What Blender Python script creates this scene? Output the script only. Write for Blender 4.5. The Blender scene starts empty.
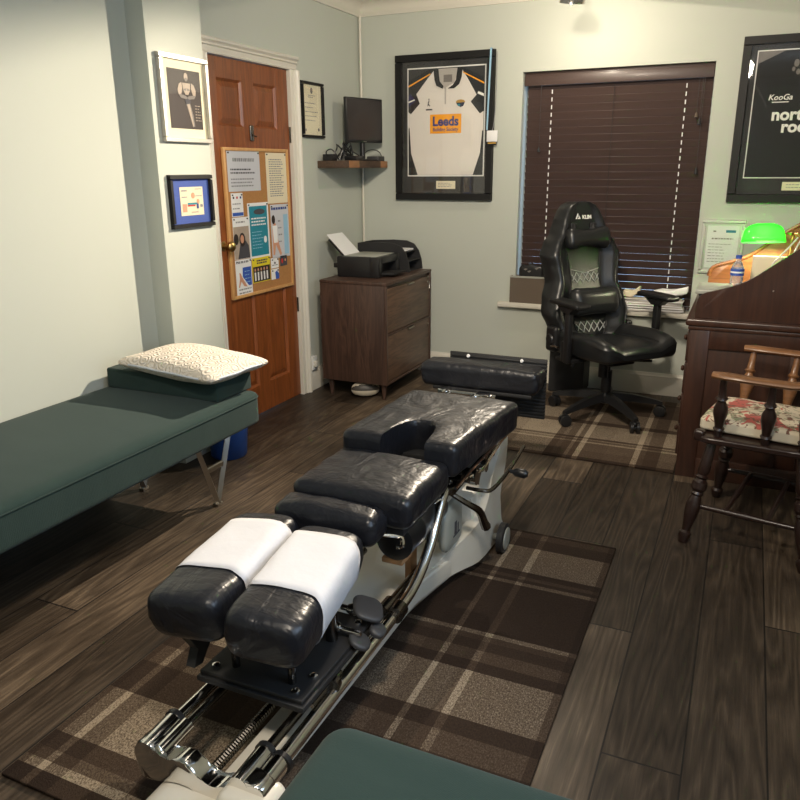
import bpy, bmesh, math, random
from mathutils import Vector, Matrix, noise
random.seed(7)
PI = math.pi
V = Vector
sc = bpy.context.scene
COL = sc.collection

# ------------------------------------------------------------------ materials
def c(r, g, b):
    def f(v):
        v /= 255.0
        return v/12.92 if v <= .04045 else ((v+.055)/1.055)**2.4
    return (f(r), f(g), f(b), 1)

class NT:
    def __init__(s, name):
        s.m = bpy.data.materials.new(name); s.m.use_nodes = True
        s.t = s.m.node_tree; s.n = s.t.nodes; s.l = s.t.links
        s.n.clear()
        s.out = s.n.new('ShaderNodeOutputMaterial')
        s.b = s.n.new('ShaderNodeBsdfPrincipled')
        s.l.new(s.b.outputs[0], s.out.inputs[0])
    def put(s, sock, v):
        if isinstance(v, bpy.types.NodeSocket): s.l.new(v, sock)
        else: sock.default_value = v
    def set(s, k, v): s.put(s.b.inputs[k], v)
    def coord(s): return s.n.new('ShaderNodeTexCoord').outputs['Object']
    def xyz(s, v):
        n = s.n.new('ShaderNodeSeparateXYZ'); s.l.new(v, n.inputs[0]); return n.outputs
    def comb(s, x, y, z=0):
        n = s.n.new('ShaderNodeCombineXYZ')
        for i, k in enumerate((x, y, z)): s.put(n.inputs[i], k)
        return n.outputs[0]
    def math(s, op, a, b=0, c_=0):
        n = s.n.new('ShaderNodeMath'); n.operation = op
        for i, k in enumerate((a, b, c_)):
            s.put(n.inputs[i], k)
        return n.outputs[0]
    def mapv(s, v, scale, loc=(0, 0, 0), rot=(0, 0, 0)):
        n = s.n.new('ShaderNodeMapping'); s.l.new(v, n.inputs[0])
        n.inputs['Scale'].default_value = scale; n.inputs['Location'].default_value = loc
        n.inputs['Rotation'].default_value = rot
        return n.outputs[0]
    def noise(s, v, scale=5, det=3, rough=.5, dist=0):
        n = s.n.new('ShaderNodeTexNoise'); s.l.new(v, n.inputs['Vector'])
        n.inputs['Scale'].default_value = scale; n.inputs['Detail'].default_value = det
        n.inputs['Roughness'].default_value = rough; n.inputs['Distortion'].default_value = dist
        return n.outputs['Fac']
    def wave(s, v, scale, dist=0, det=2, ds=1):
        n = s.n.new('ShaderNodeTexWave'); s.l.new(v, n.inputs['Vector'])
        n.inputs['Scale'].default_value = scale; n.inputs['Distortion'].default_value = dist
        n.inputs['Detail'].default_value = det; n.inputs['Detail Scale'].default_value = ds
        return n.outputs['Fac']
    def white(s, v):
        n = s.n.new('ShaderNodeTexWhiteNoise'); n.noise_dimensions = '3D'
        s.l.new(v, n.inputs['Vector']); return n.outputs['Value']
    def ramp(s, f, stops, interp='LINEAR'):
        n = s.n.new('ShaderNodeValToRGB'); n.color_ramp.interpolation = interp
        s.put(n.inputs[0], f); e = n.color_ramp.elements
        while len(e) < len(stops): e.new(.5)
        for i, (p, col) in enumerate(stops):
            e[i].position = p; e[i].color = col if len(col) == 4 else (*col, 1)
        return n.outputs[0]
    def mix(s, f, a, b, mode='MIX'):
        n = s.n.new('ShaderNodeMix'); n.data_type = 'RGBA'; n.blend_type = mode
        s.put(n.inputs[0], f); s.put(n.inputs[6], a); s.put(n.inputs[7], b)
        return n.outputs[2]
    def bump(s, h, strength=.3, dist=.01):
        n = s.n.new('ShaderNodeBump'); n.inputs['Strength'].default_value = strength
        n.inputs['Distance'].default_value = dist; s.l.new(h, n.inputs['Height'])
        s.l.new(n.outputs[0], s.b.inputs['Normal'])

def plain(name, col, rough=.5, metal=0, var=.06, nscale=8, bump=0, bscale=60, bdist=.002, coat=0, spec=.5):
    t = NT(name); co = t.coord()
    f = t.noise(co, nscale, 3)
    a = tuple(max(0, x*(1-var)) for x in col[:3])+(1,); b = tuple(min(1, x*(1+var)) for x in col[:3])+(1,)
    t.set('Base Color', t.mix(f, a, b)); t.set('Roughness', rough); t.set('Metallic', metal)
    t.set('Specular IOR Level', spec)
    if coat: t.set('Coat Weight', coat)
    if bump: t.bump(t.noise(co, bscale, 4), bump, bdist)
    return t.m

def wood(name, c1, c2, axis='y', scale=1, rough=.45, coat=0, contrast=1):
    t = NT(name); co = t.coord()
    sc_ = {'x': (1.2, 14, 14), 'y': (14, 1.2, 14), 'z': (14, 14, 1.2)}[axis]
    v = t.mapv(co, tuple(k*scale for k in sc_))
    n1 = t.noise(v, 1.0, 5, .6, .6); n2 = t.noise(v, 5, 3, .6)
    w = t.math('FRACT', t.math('MULTIPLY', n1, 7)); w = t.math('ABSOLUTE', t.math('SUBTRACT', w, .5))
    f = t.math('ADD', t.math('MULTIPLY', w, .9*contrast), t.math('MULTIPLY', n2, .5))
    t.set('Base Color', t.ramp(f, [(.1, c1), (.85, c2)])); t.set('Roughness', rough)
    if coat: t.set('Coat Weight', coat); t.set('Coat Roughness', .2)
    t.bump(f, .12, .002)
    return t.m

M = {}
def wallmat(name, col):
    t = NT(name); co = t.coord()
    t.set('Base Color', t.mix(t.noise(co, 1.5, 2), tuple(x*.97 for x in col[:3])+(1,), col)); t.set('Roughness', .85)
    t.bump(t.noise(co, 180, 3), .08, .001); return t.m
M['wall'] = wallmat('sage_wall_paint', (.50, .525, .465, 1))
M['ceil'] = wallmat('ceiling_paint', (.62, .61, .57, 1))
M['trim'] = plain('cream_gloss_paint', (.66, .63, .55, 1), .35, var=.02)
M['white'] = plain('white_plastic', (.75, .75, .72, 1), .4, var=.02)
M['paper'] = plain('white_paper', (.80, .80, .80, 1), .8, var=.02)
M['papercream'] = plain('cream_paper', (.74, .66, .48, 1), .8, var=.02)
M['papergrey'] = plain('grey_paper', (.55, .56, .60, 1), .8, var=.02)
M['ink'] = plain('dark_ink', (.06, .06, .07, 1), .8)
M['inkgrey'] = plain('grey_ink', (.24, .24, .25, 1), .8)
M['tissue'] = plain('paper_roll_sheet', (.66, .66, .69, 1), .85, var=.02, bump=.5, bscale=14, bdist=.006)
M['black'] = plain('black_plastic', (.012, .012, .013, 1), .35)
M['frameblack'] = plain('black_painted_frame', (.010, .010, .010, 1), .5, spec=.25)
M['blackm'] = plain('black_matt', (.016, .016, .017, 1), .6)
M['dark'] = plain('dark_grey_plastic', (.045, .045, .048, 1), .5)
M['chrome'] = plain('chrome', (.82, .80, .77, 1), .09, 1, var=.02)
M['darkchrome'] = plain('dark_steel', (.18, .165, .15, 1), .22, 1)
M['steel'] = plain('satin_steel', (.42, .39, .34, 1), .35, 1)
M['brass'] = plain('aged_brass', (.50, .34, .13, 1), .28, 1)
M['creammetal'] = plain('cream_enamel', (.70, .66, .57, 1), .3, var=.05, nscale=5, coat=.2)
M['cork'] = plain('cork', c(170, 122, 72), .9, var=.25, nscale=160, bump=.3, bscale=200)
M['pine'] = wood('pale_pine', c(190, 140, 85), c(215, 168, 110), 'z', 1.5)
M['teal'] = plain('teal_print', c(30, 130, 150), .6, var=.15, nscale=40)
M['navy'] = plain('navy_print', c(35, 60, 130), .6)
M['blueprint'] = plain('blue_print', c(50, 85, 175), .6)
M['yellow'] = plain('yellow_print', c(225, 205, 45), .6)
M['orange'] = plain('amber_print', c(245, 165, 20), .6)
M['red'] = plain('red_print', c(190, 45, 45), .6)
M['skin'] = plain('skin_print', c(205, 150, 120), .7, var=.12, nscale=50)
M['hairp'] = plain('dark_hair_print', c(45, 35, 32), .7)
M['lightblue'] = plain('pale_blue_print', c(150, 190, 215), .7)
M['greyprint'] = plain('grey_print', c(120, 115, 110), .7, var=.2, nscale=30)
M['beigeprint'] = plain('beige_print', c(170, 155, 140), .7, var=.2, nscale=30)
M['bluebin'] = plain('blue_plastic', c(35, 75, 150), .4)
M['silver'] = plain('silver_frame', (.45, .43, .39, 1), .35, .6, var=.15, nscale=40)
M['silverp'] = plain('pale_silver_frame', (.60, .62, .56, 1), .35, .4, var=.06)
M['matcream'] = plain('cream_mount', (.78, .72, .52, 1), .8, var=.01)
M['matdark'] = plain('dark_mount', (.028, .028, .028, 1), .75)
M['matblue'] = plain('blue_mount', c(60, 85, 160), .75)
M['jersey'] = plain('white_shirt_cloth', (.74, .70, .64, 1), .85, var=.03, bump=.25, bscale=9, bdist=.004)
M['jerseydk'] = plain('black_shirt_cloth', (.012, .013, .014, 1), .8, var=.2, bump=.3, bscale=12, bdist=.004)
M['jerseyin'] = plain('shirt_collar_lining', (.45, .42, .38, 1), .85)
M['jerseynavy'] = plain('navy_shirt_trim', c(45, 45, 85), .8)
M['lettering'] = plain('white_lettering', (.85, .85, .80, 1), .7, var=.01)
M['leather'] = plain('black_leatherette', (.014, .015, .016, 1), .33, bump=.12, bscale=150, bdist=.001, nscale=5)
M['stitch'] = plain('grey_stitching', (.40, .42, .40, 1), .6)
M['kraft'] = plain('grey_brown_card', c(98, 86, 74), .8)
M['greybox'] = plain('pale_grey_plastic', (.34, .35, .31, 1), .4)
M['wire'] = plain('white_cable', (.75, .75, .70, 1), .5)
M['goldc'] = plain('gold_label', c(190, 150, 70), .4, .5)
M['navycloth'] = plain('navy_cloth', c(25, 35, 70), .9)
M['greencloth'] = plain('sage_cloth', c(125, 150, 105), .9, var=.2)
M['brownpaper'] = plain('newsprint', (.50, .47, .44, 1), .85, var=.2, nscale=30)

def vinyl():
    t = NT('black_vinyl_cover'); co = t.coord()
    t.set('Base Color', (.010, .011, .015, 1)); t.set('Roughness', .36); t.set('Specular IOR Level', .5)
    n1 = t.noise(t.mapv(co, (6, 3, 6)), 1.6, 3, .55, 1.3); n2 = t.noise(t.mapv(co, (18, 40, 20)), 1, 2, .5, .8)
    h = t.math('ADD', n1, t.math('MULTIPLY', n2, .35)); t.bump(h, .6, .012); return t.m
M['vinyl'] = vinyl()
def velour(name, base, light):
    t = NT(name); co = t.coord()
    n = t.noise(t.mapv(co, (2, 6, 2)), 1.5, 4, .6, .5); w = t.wave(t.mapv(co, (1, 1, 1), rot=(0, 0, .5)), 110, 3, 1)
    t.set('Base Color', t.mix(t.math('MULTIPLY', n, .8), base, light)); t.set('Roughness', .9)
    t.set('Sheen Weight', .08); t.set('Sheen Roughness', .5); t.set('Specular IOR Level', .2)
    t.bump(t.math('ADD', t.math('MULTIPLY', w, .4), t.noise(co, 300, 2)), .2, .002); return t.m
M['green'] = velour('dark_green_upholstery', (.012, .030, .027, 1), (.028, .050, .044, 1))
def pillowm():
    t = NT('cream_textured_pillow'); co = t.coord()
    v = t.n.new('ShaderNodeTexVoronoi'); v.inputs['Scale'].default_value = 20
    t.l.new(t.mapv(co, (1, 1, 1)), v.inputs['Vector'])
    w = t.math('SINE', t.math('MULTIPLY', v.outputs['Distance'], 26))
    t.set('Base Color', t.mix(w, (.66, .59, .50, 1), (.74, .68, .60, 1))); t.set('Roughness', .9)
    t.bump(w, .5, .004); return t.m
M['pillow'] = pillowm()
M['pillowtrim'] = plain('pale_blue_piping', (.60, .63, .68, 1), .8)

def floorm():
    t = NT('dark_oak_planks'); co = t.coord(); x, y, z = t.xyz(co)
    X = t.math('DIVIDE', t.math('SUBTRACT', x, .066), .192); row = t.math('FLOOR', X); fx = t.math('FRACT', X)
    off = t.math('ADD', t.math('MULTIPLY', row, -.006), .402)
    off = t.math('ADD', off, t.math('MULTIPLY', t.math('FRACT', t.math('MULTIPLY', row, .3)), 1.9))
    Y = t.math('DIVIDE', t.math('ADD', y, off), 1.9); colm = t.math('FLOOR', Y); fy = t.math('FRACT', Y)
    idn = t.white(t.comb(row, colm, 3.3)); id2 = t.white(t.comb(colm, row, 9.1))
    gx = t.math('LESS_THAN', t.math('ABSOLUTE', t.math('SUBTRACT', fx, .5)), .488)
    gy = t.math('LESS_THAN', t.math('ABSOLUTE', t.math('SUBTRACT', fy, .5)), .4985)
    gap = t.math('MULTIPLY', gx, gy)
    v = t.comb(t.math('ADD', t.math('MULTIPLY', x, 8), t.math('MULTIPLY', idn, 37)),
               t.math('ADD', t.math('MULTIPLY', y, .62), t.math('MULTIPLY', id2, 23)), 0)
    n1 = t.noise(v, 1.0, 2, .45, .15)
    ring = t.math('FRACT', t.math('MULTIPLY', n1, 15)); ring = t.math('ABSOLUTE', t.math('SUBTRACT', ring, .5))
    fine = t.noise(t.comb(t.math('MULTIPLY', x, 130), t.math('MULTIPLY', y, 5), idn), 1, 4, .7)
    blot = t.noise(co, 2.2, 3, .6)
    f = t.math('ADD', t.math('MULTIPLY', ring, .42), t.math('ADD', t.math('MULTIPLY', fine, .62), t.math('MULTIPLY', idn, .34)))
    f = t.math('ADD', f, t.math('MULTIPLY', t.math('SUBTRACT', blot, .5), .5))
    col = t.ramp(f, [(.25, (.014, .0095, .0062, 1)), (.52, (.043, .030, .020, 1)), (.75, (.090, .065, .044, 1)), (1, (.20, .148, .10, 1))])
    col = t.mix(gap, (.008, .006, .005, 1), col)
    t.set('Base Color', col)
    t.set('Roughness', t.math('ADD', t.math('MULTIPLY', fine, .25), .36)); t.set('Specular IOR Level', .4)
    t.bump(t.math('ADD', t.math('MULTIPLY', f, .8), gap), .45, .003); return t.m
M['floor'] = floorm()

def plaid(name, ux, uy, lw, seed=0):
    """ux / uy: lists of (start, value) bands in metres along local x / y."""
    t = NT(name); co = t.coord(); x, y, z = t.xyz(co)
    def band(s, L, bands):
        g = t.math('DIVIDE', s, L)
        return t.ramp(g, [(a/L, (v, v, v, 1)) for a, v in bands], 'CONSTANT')
    def multi(s, L, bands):
        # ramps hold 32 stops
        return band(s, L, bands[:32])
    bx = multi(x, lw[0], ux); by = multi(y, lw[1], uy)
    tex = t.noise(t.mapv(co, (1, .55, 1)), 260, 2, .8); tex2 = t.noise(co, 500, 1)
    f = t.math('MULTIPLY', by, t.math('ADD', t.math('MULTIPLY', bx, .75), .3))
    f = t.math('ADD', f, t.math('MULTIPLY', t.math('MAXIMUM', t.math('SUBTRACT', bx, .62), 0), .55))
    sp_ = t.math('SUBTRACT', t.math('MULTIPLY', tex, 2.3), .38)
    f = t.math('MULTIPLY', f, t.math('MAXIMUM', sp_, .12))
    col = t.ramp(f, [(0, (.018, .011, .008, 1)), (.25, (.056, .037, .025, 1)), (.55, (.125, .093, .066, 1)), (1, (.34, .275, .20, 1))])
    t.set('Base Color', col); t.set('Roughness', .95); t.set('Specular IOR Level', .15)
    t.bump(t.math('ADD', tex, t.math('MULTIPLY', tex2, .4)), .5, .004); return t.m

def glassm(name='picture_glass', fac=.035):
    m = bpy.data.materials.new(name); m.use_nodes = True; n = m.node_tree.nodes; l = m.node_tree.links; n.clear()
    o = n.new('ShaderNodeOutputMaterial'); mx = n.new('ShaderNodeMixShader'); tr = n.new('ShaderNodeBsdfTransparent')
    g = n.new('ShaderNodeBsdfGlossy'); g.inputs['Roughness'].default_value = .02
    ge = n.new('ShaderNodeNewGeometry'); dt = n.new('ShaderNodeVectorMath'); dt.operation = 'DOT_PRODUCT'
    l.new(ge.outputs['Normal'], dt.inputs[0]); l.new(ge.outputs['Incoming'], dt.inputs[1])
    def mm(op, a, b):
        k = n.new('ShaderNodeMath'); k.operation = op
        for i, q in enumerate((a, b)):
            if isinstance(q, bpy.types.NodeSocket): l.new(q, k.inputs[i])
            else: k.inputs[i].default_value = q
        return k.outputs[0]
    ca = mm('ABSOLUTE', dt.outputs['Value'], 0); f5 = mm('POWER', mm('SUBTRACT', 1.0, ca), 5.0)
    ad = mm('ADD', mm('MULTIPLY', f5, .9), fac)
    l.new(ad, mx.inputs[0]); l.new(tr.outputs[0], mx.inputs[1]); l.new(g.outputs[0], mx.inputs[2]); l.new(mx.outputs[0], o.inputs[0])
    return m
M['glass'] = glassm()
def bottlem():
    t = NT('clear_bottle_plastic'); t.set('Base Color', (.85, .92, 1, 1)); t.set('Transmission Weight', .8)
    t.set('Roughness', .12); t.set('IOR', 1.25); return t.m
M['bottle'] = bottlem()
def shadem():
    m = bpy.data.materials.new('green_glass_shade'); m.use_nodes = True; n = m.node_tree.nodes; l = m.node_tree.links; n.clear()
    o = n.new('ShaderNodeOutputMaterial'); mx = n.new('ShaderNodeMixShader'); mx2 = n.new('ShaderNodeMixShader')
    tr = n.new('ShaderNodeBsdfTranslucent'); tr.inputs[0].default_value = (.10, .75, .10, 1)
    d = n.new('ShaderNodeBsdfDiffuse'); d.inputs[0].default_value = (.06, .45, .08, 1)
    g = n.new('ShaderNodeBsdfGlossy'); g.inputs['Roughness'].default_value = .1
    mx.inputs[0].default_value = .6; mx2.inputs[0].default_value = .08
    l.new(d.outputs[0], mx.inputs[1]); l.new(tr.outputs[0], mx.inputs[2]); l.new(mx.outputs[0], mx2.inputs[1]); l.new(g.outputs[0], mx2.inputs[2])
    l.new(mx2.outputs[0], o.inputs[0]); return m
M['shade'] = shadem()
def emis(name, col, s):
    m = bpy.data.materials.new(name); m.use_nodes = True; n = m.node_tree.nodes; l = m.node_tree.links; n.clear()
    o = n.new('ShaderNodeOutputMaterial'); e = n.new('ShaderNodeEmission'); e.inputs[0].default_value = col; e.inputs[1].default_value = s
    l.new(e.outputs[0], o.inputs[0]); return m
M['bulb'] = emis('lit_bulb', (1, .85, .6, 1), 12)
M['doorwood'] = wood('mahogany_door', c(104, 52, 20), c(156, 88, 42), 'z', .8, .4, .2, .7)
M['walnut'] = wood('walnut_cabinet', c(50, 36, 30), c(86, 64, 53), 'z', .8, .45, 0, .9)
M['walnuty'] = wood('walnut_drawer', c(66, 50, 40), c(112, 86, 68), 'y', .8, .45, 0, .9)
M['deskwood'] = wood('dark_mahogany_desk', c(42, 24, 17), c(68, 40, 27), 'z', .7, .38, .25, .7)
M['deskfar'] = wood('desk_wood_lamplit', c(110, 66, 34), c(160, 104, 60), 'x', .8, .4, .2)  # desk wood with the lamp's orange light put into its colour
M['chairwood'] = wood('dark_turned_wood', c(30, 17, 14), c(50, 30, 23), 'z', 1, .35, .4, .5)
M['chairarm'] = wood('worn_brown_arm', c(100, 66, 40), c(150, 105, 66), 'x', 1, .4, .3, .6)
M['rustic'] = wood('dark_rustic_wood', c(58, 44, 34), c(88, 68, 52), 'y', 1, .7)
M['rusticl'] = wood('light_rustic_patch', c(130, 90, 58), c(165, 120, 82), 'y', 1, .7)
M['blind'] = wood('dark_brown_slat', c(66, 51, 47), c(84, 66, 60), 'x', .6, .45, .1, .3)
def floral():
    t = NT('floral_chair_cushion'); co = t.coord()
    n1 = t.noise(co, 11, 2, .5, 1.2); n2 = t.noise(t.mapv(co, (1, 1, 1), (3, 7, 1)), 16, 2, .5, 1.5); n3 = t.noise(t.mapv(co, (1, 1, 1), (9, 2, 5)), 26, 2, .5, 2)
    base = (.66, .58, .44, 1)
    a = t.ramp(n1, [(0, (0, 0, 0, 1)), (.57, (0, 0, 0, 1)), (.59, (1, 1, 1, 1))]); b = t.ramp(n2, [(0, (0, 0, 0, 1)), (.56, (0, 0, 0, 1)), (.58, (1, 1, 1, 1))])
    d = t.ramp(n3, [(0, (0, 0, 0, 1)), (.57, (0, 0, 0, 1)), (.6, (1, 1, 1, 1))])
    col = t.mix(b, base, (.30, .30, .20, 1)); col = t.mix(a, col, (.48, .12, .10, 1)); col = t.mix(d, col, (.20, .10, .07, 1))
    t.set('Base Color', col); t.set('Roughness', .9); t.bump(t.noise(co, 200, 2), .2, .002); return t.m
M['floral'] = floral()
M['cushside'] = plain('cream_piped_fabric', (.62, .55, .42, 1), .9, bump=.3, bscale=70)

# ------------------------------------------------------------------ object helpers
ROOT = {}
def rootof(o):
    while o.parent: o = o.parent
    return o
def finish(name, bm, mat, parent=None, smooth=True, local=False, kind=None):
    if parent is not None and not local:
        r = rootof(parent); bm.transform(Matrix.Translation(r.location).inverted() if r.rotation_euler.z == 0 else
                                         (Matrix.Translation(r.location) @ Matrix.Rotation(r.rotation_euler.z, 4, 'Z')).inverted())
    bmesh.ops.recalc_face_normals(bm, faces=bm.faces[:])
    if smooth:
        for f in bm.faces: f.smooth = True
        for e in bm.edges:
            if len(e.link_faces) == 2 and e.calc_face_angle(0) > .62: e.smooth = False
    me = bpy.data.meshes.new(name); bm.to_mesh(me); bm.free()
    mats = mat if isinstance(mat, (list, tuple)) else [mat]
    for m in mats: me.materials.append(m)
    o = bpy.data.objects.new(name, me); COL.objects.link(o)
    if parent is not None: o.parent = parent
    if kind: o['kind'] = kind
    return o
def thing(name, label, cat, loc=(0, 0, 0), rotz=0, group=None):
    o = bpy.data.objects.new(name, None); COL.objects.link(o); o.empty_display_size = .05
    o.location = loc; o.rotation_euler = (0, 0, rotz); o['label'] = label; o['category'] = cat
    if group: o['group'] = group
    return o
def tag(o, label, cat, group=None):
    o['label'] = label; o['category'] = cat
    if group: o['group'] = group
    return o
def single(name, bm, mat, label, cat, loc=(0, 0, 0), group=None, smooth=True):
    bm.transform(Matrix.Translation(V(loc)).inverted())
    o = finish(name, bm, mat, None, smooth); o.location = loc
    return tag(o, label, cat, group)
def B(): return bmesh.new()
def struct(name, bm, mat, parent=None, smooth=True):
    return finish(name, bm, mat, parent, smooth, kind='structure')

def absorb(bm, tmp, mi=0, mat=None):
    if mat is not None: tmp.transform(mat)
    for f in tmp.faces: f.material_index = mi
    me = bpy.data.meshes.new('tmp'); tmp.to_mesh(me); tmp.free()
    n0 = len(bm.faces); bm.from_mesh(me); bpy.data.meshes.remove(me)
    bm.faces.ensure_lookup_table()
    for f in bm.faces[n0:]: f.material_index = mi
def box(bm, x0, x1, y0, y1, z0, z1, bev=0, mi=0, mat=None, seg=2):
    t = bmesh.new(); bmesh.ops.create_cube(t, size=1)
    for v in t.verts: v.co = V(((x0+x1)/2+v.co.x*(x1-x0), (y0+y1)/2+v.co.y*(y1-y0), (z0+z1)/2+v.co.z*(z1-z0)))
    if bev: bmesh.ops.bevel(t, geom=t.edges[:], offset=bev, segments=seg, affect='EDGES', profile=.5)
    absorb(bm, t, mi, mat)
def frame_from(d):
    d = V(d).normalized(); a = V((0, 0, 1)) if abs(d.z) < .9 else V((1, 0, 0))
    x = a.cross(d).normalized(); y = d.cross(x); return x, y, d
def cyl(bm, p, q, r, r2=None, n=16, cap=True, mi=0, bev=0):
    lathe(bm, p, q, [(0, r), (1, r if r2 is None else r2)], n, mi, cap)
def lathe(bm, p, q, prof, n=16, mi=0, cap=True):
    """prof: (t along p->q 0..1, radius)"""
    p = V(p); q = V(q); d = q-p; x, y, _ = frame_from(d)
    rings = []
    for t, r in prof:
        rings.append([bm.verts.new(p+d*t+(x*math.cos(2*PI*k/n)+y*math.sin(2*PI*k/n))*max(r, 1e-5)) for k in range(n)])
    for a, b in zip(rings, rings[1:]):
        for k in range(n):
            f = bm.faces.new((a[k], a[(k+1) % n], b[(k+1) % n], b[k])); f.material_index = mi
    if cap:
        for r in (rings[0], rings[-1]):
            f = bm.faces.new(r); f.material_index = mi
def tube(bm, pts, r, n=10, mi=0, smoothn=0, cap=True, sx=1):
    pts = [V(p) for p in pts]
    if smoothn:
        out = []
        for i in range(len(pts)-1):
            p0 = pts[max(i-1, 0)]; p1 = pts[i]; p2 = pts[i+1]; p3 = pts[min(i+2, len(pts)-1)]
            for k in range(smoothn):
                t = k/smoothn
                out.append(.5*((2*p1)+(-p0+p2)*t+(2*p0-5*p1+4*p2-p3)*t*t+(-p0+3*p1-3*p2+p3)*t**3))
        out.append(pts[-1]); pts = out
    rings = []; px = None
    for i, p in enumerate(pts):
        d = (pts[min(i+1, len(pts)-1)]-pts[max(i-1, 0)])
        if d.length < 1e-9: d = V((0, 0, 1))
        d.normalize()
        if px is None: x, y, _ = frame_from(d)
        else:
            x = (px-d*px.dot(d)).normalized(); y = d.cross(x)
        px = x
        rr = r(i/(len(pts)-1)) if callable(r) else r
        rings.append([bm.verts.new(p+(x*math.cos(2*PI*k/n)*sx+y*math.sin(2*PI*k/n))*rr) for k in range(n)])
    for a, b in zip(rings, rings[1:]):
        for k in range(n):
            f = bm.faces.new((a[k], a[(k+1) % n], b[(k+1) % n], b[k])); f.material_index = mi
    if cap:
        for q in (rings[0], rings[-1]):
            f = bm.faces.new(q); f.material_index = mi
def prism(bm, pts, h0, h1, axis='z', bev=0, mi=0, mat=None, seg=3):
    """polygon pts in the plane perpendicular to axis, extruded between h0 and h1."""
    t = bmesh.new()
    def P(a, b, h): return {'z': (a, b, h), 'y': (a, h, b), 'x': (h, a, b)}[axis]
    lo = [t.verts.new(P(a, b, h0)) for a, b in pts]; hi = [t.verts.new(P(a, b, h1)) for a, b in pts]
    n = len(pts)
    t.faces.new(lo); t.faces.new(hi)
    for k in range(n): t.faces.new((lo[k], lo[(k+1) % n], hi[(k+1) % n], hi[k]))
    if bev:
        s1 = set(hi); s0 = set(lo)
        es = [e for e in t.edges if (e.verts[0] in s1 and e.verts[1] in s1) or (e.verts[0] in s0 and e.verts[1] in s0)]
        bmesh.ops.bevel(t, geom=es, offset=bev, segments=seg, affect='EDGES', profile=.5, clamp_overlap=True)
    absorb(bm, t, mi, mat)
def rbox(bm, ctr, half, r, n=8, fn=None, mi=0, mat=None):
    """rounded box made of a dense grid; fn(unit point, point) -> point deforms it."""
    t = bmesh.new(); h = V(half); rr = V(r) if hasattr(r, '__len__') else V((r, r, r))
    rr = V([min(rr[i], h[i]*.999) for i in range(3)])
    def coords(i):
        a = [-h[i]+rr[i]*(1-math.cos(k/5*PI/2)) for k in range(5)]
        m = [-(h[i]-rr[i])+2*(h[i]-rr[i])*k/n for k in range(n+1)]
        b = [-q for q in reversed(a)]
        return a+m+b
    cs = [coords(i) for i in range(3)]; vm = {}
    def vert(i, j, k):
        key = (i, j, k)
        if key in vm: return vm[key]
        q = V((cs[0][i], cs[1][j], cs[2][k])); inn = V([max(-(h[a]-rr[a]), min(h[a]-rr[a], q[a])) for a in range(3)])
        d = V([(q[a]-inn[a])/rr[a] for a in range(3)])
        if d.length > 1e-6:
            # d lies on a unit cube face region; project to sphere
            d.normalize(); q = V([inn[a]+d[a]*rr[a] for a in range(3)])
        u = V([q[a]/h[a] for a in range(3)])
        p = fn(u, q.copy()) if fn else q
        vm[key] = t.verts.new(p+V(ctr)); return vm[key]
    N = [len(a)-1 for a in cs]
    for ax in range(3):
        b_, c_ = [a for a in range(3) if a != ax]
        for side in (0, N[ax]):
            for i in range(N[b_]):
                for j in range(N[c_]):
                    ks = []
                    for di, dj in ((0, 0), (1, 0), (1, 1), (0, 1)):
                        k = [0, 0, 0]; k[ax] = side; k[b_] = i+di; k[c_] = j+dj; ks.append(vert(*k))
                    if len(set(ks)) == 4:
                        try: t.faces.new(ks)
                        except ValueError: pass
    bmesh.ops.remove_doubles(t, verts=t.verts[:], dist=1e-5)
    bmesh.ops.recalc_face_normals(t, faces=t.faces[:])
    absorb(bm, t, mi, mat)
def quad(bm, pts, mi=0):
    f = bm.faces.new([bm.verts.new(V(p)) for p in pts]); f.material_index = mi
def poly_on(bm, pts, o, ux, uz, thick=.0008, mi=0):
    """thin extruded polygon: pts (u,v) on plane with origin o, axes ux, uz; thickness along the normal."""
    o = V(o); ux = V(ux); uz = V(uz); nrm = ux.cross(uz)
    a = [bm.verts.new(o+ux*u+uz*v) for u, v in pts]; b = [bm.verts.new(o+ux*u+uz*v+nrm*thick) for u, v in pts]
    n = len(pts)
    for f in (a, b): bm.faces.new(f).material_index = mi
    for k in range(n): bm.faces.new((a[k], a[(k+1) % n], b[(k+1) % n], b[k])).material_index = mi
def text(name, s, size, mat, parent, o, ux, uz, align='CENTER', bold=0, thick=.001, shear=0, sx=1):
    cu = bpy.data.curves.new('txt', 'FONT'); cu.body = s; cu.size = size; cu.align_x = align; cu.extrude = thick; cu.offset = bold; cu.shear = shear
    cu.resolution_u = 3
    ob = bpy.data.objects.new('txt', cu); COL.objects.link(ob)
    dg = bpy.context.evaluated_depsgraph_get(); me = bpy.data.meshes.new_from_object(ob.evaluated_get(dg))
    bm = bmesh.new(); bm.from_mesh(me); bpy.data.objects.remove(ob); bpy.data.curves.remove(cu); bpy.data.meshes.remove(me)
    ux = V(ux); uz = V(uz); n = ux.cross(uz); mt = Matrix((ux*sx, uz, n)).transposed().to_4x4(); mt.translation = V(o)
    bm.transform(mt)
    for f in bm.faces: f.material_index = 0
    return finish(name, bm, mat, parent, smooth=False)
def lines(bm, o, ux, uz, u0, u1, v0, v1, n, h, mi=0, rag=.3, words=True, t=.0004):
    """rows of little word-length bars (small print)."""
    for i in range(n):
        v = v0+(v1-v0)*i/max(n-1, 1); e = u1-random.random()*rag*(u1-u0); u = u0
        while u < e:
            w = random.uniform(.008, .024) if words else e-u
            w2 = min(w, e-u)
            poly_on(bm, [(u, v), (u+w2, v), (u+w2, v+h), (u, v+h)], o, ux, uz, t, mi); u += w2+.005

EX, EY, EZ = V((1, 0, 0)), V((0, 1, 0)), V((0, 0, 1))
XR, YB, CZ = 3.25, -6.4, 2.5      # right wall, rear wall, ceiling
DY0, DY1, DH = -1.6775, -.9155, 1.981

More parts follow.
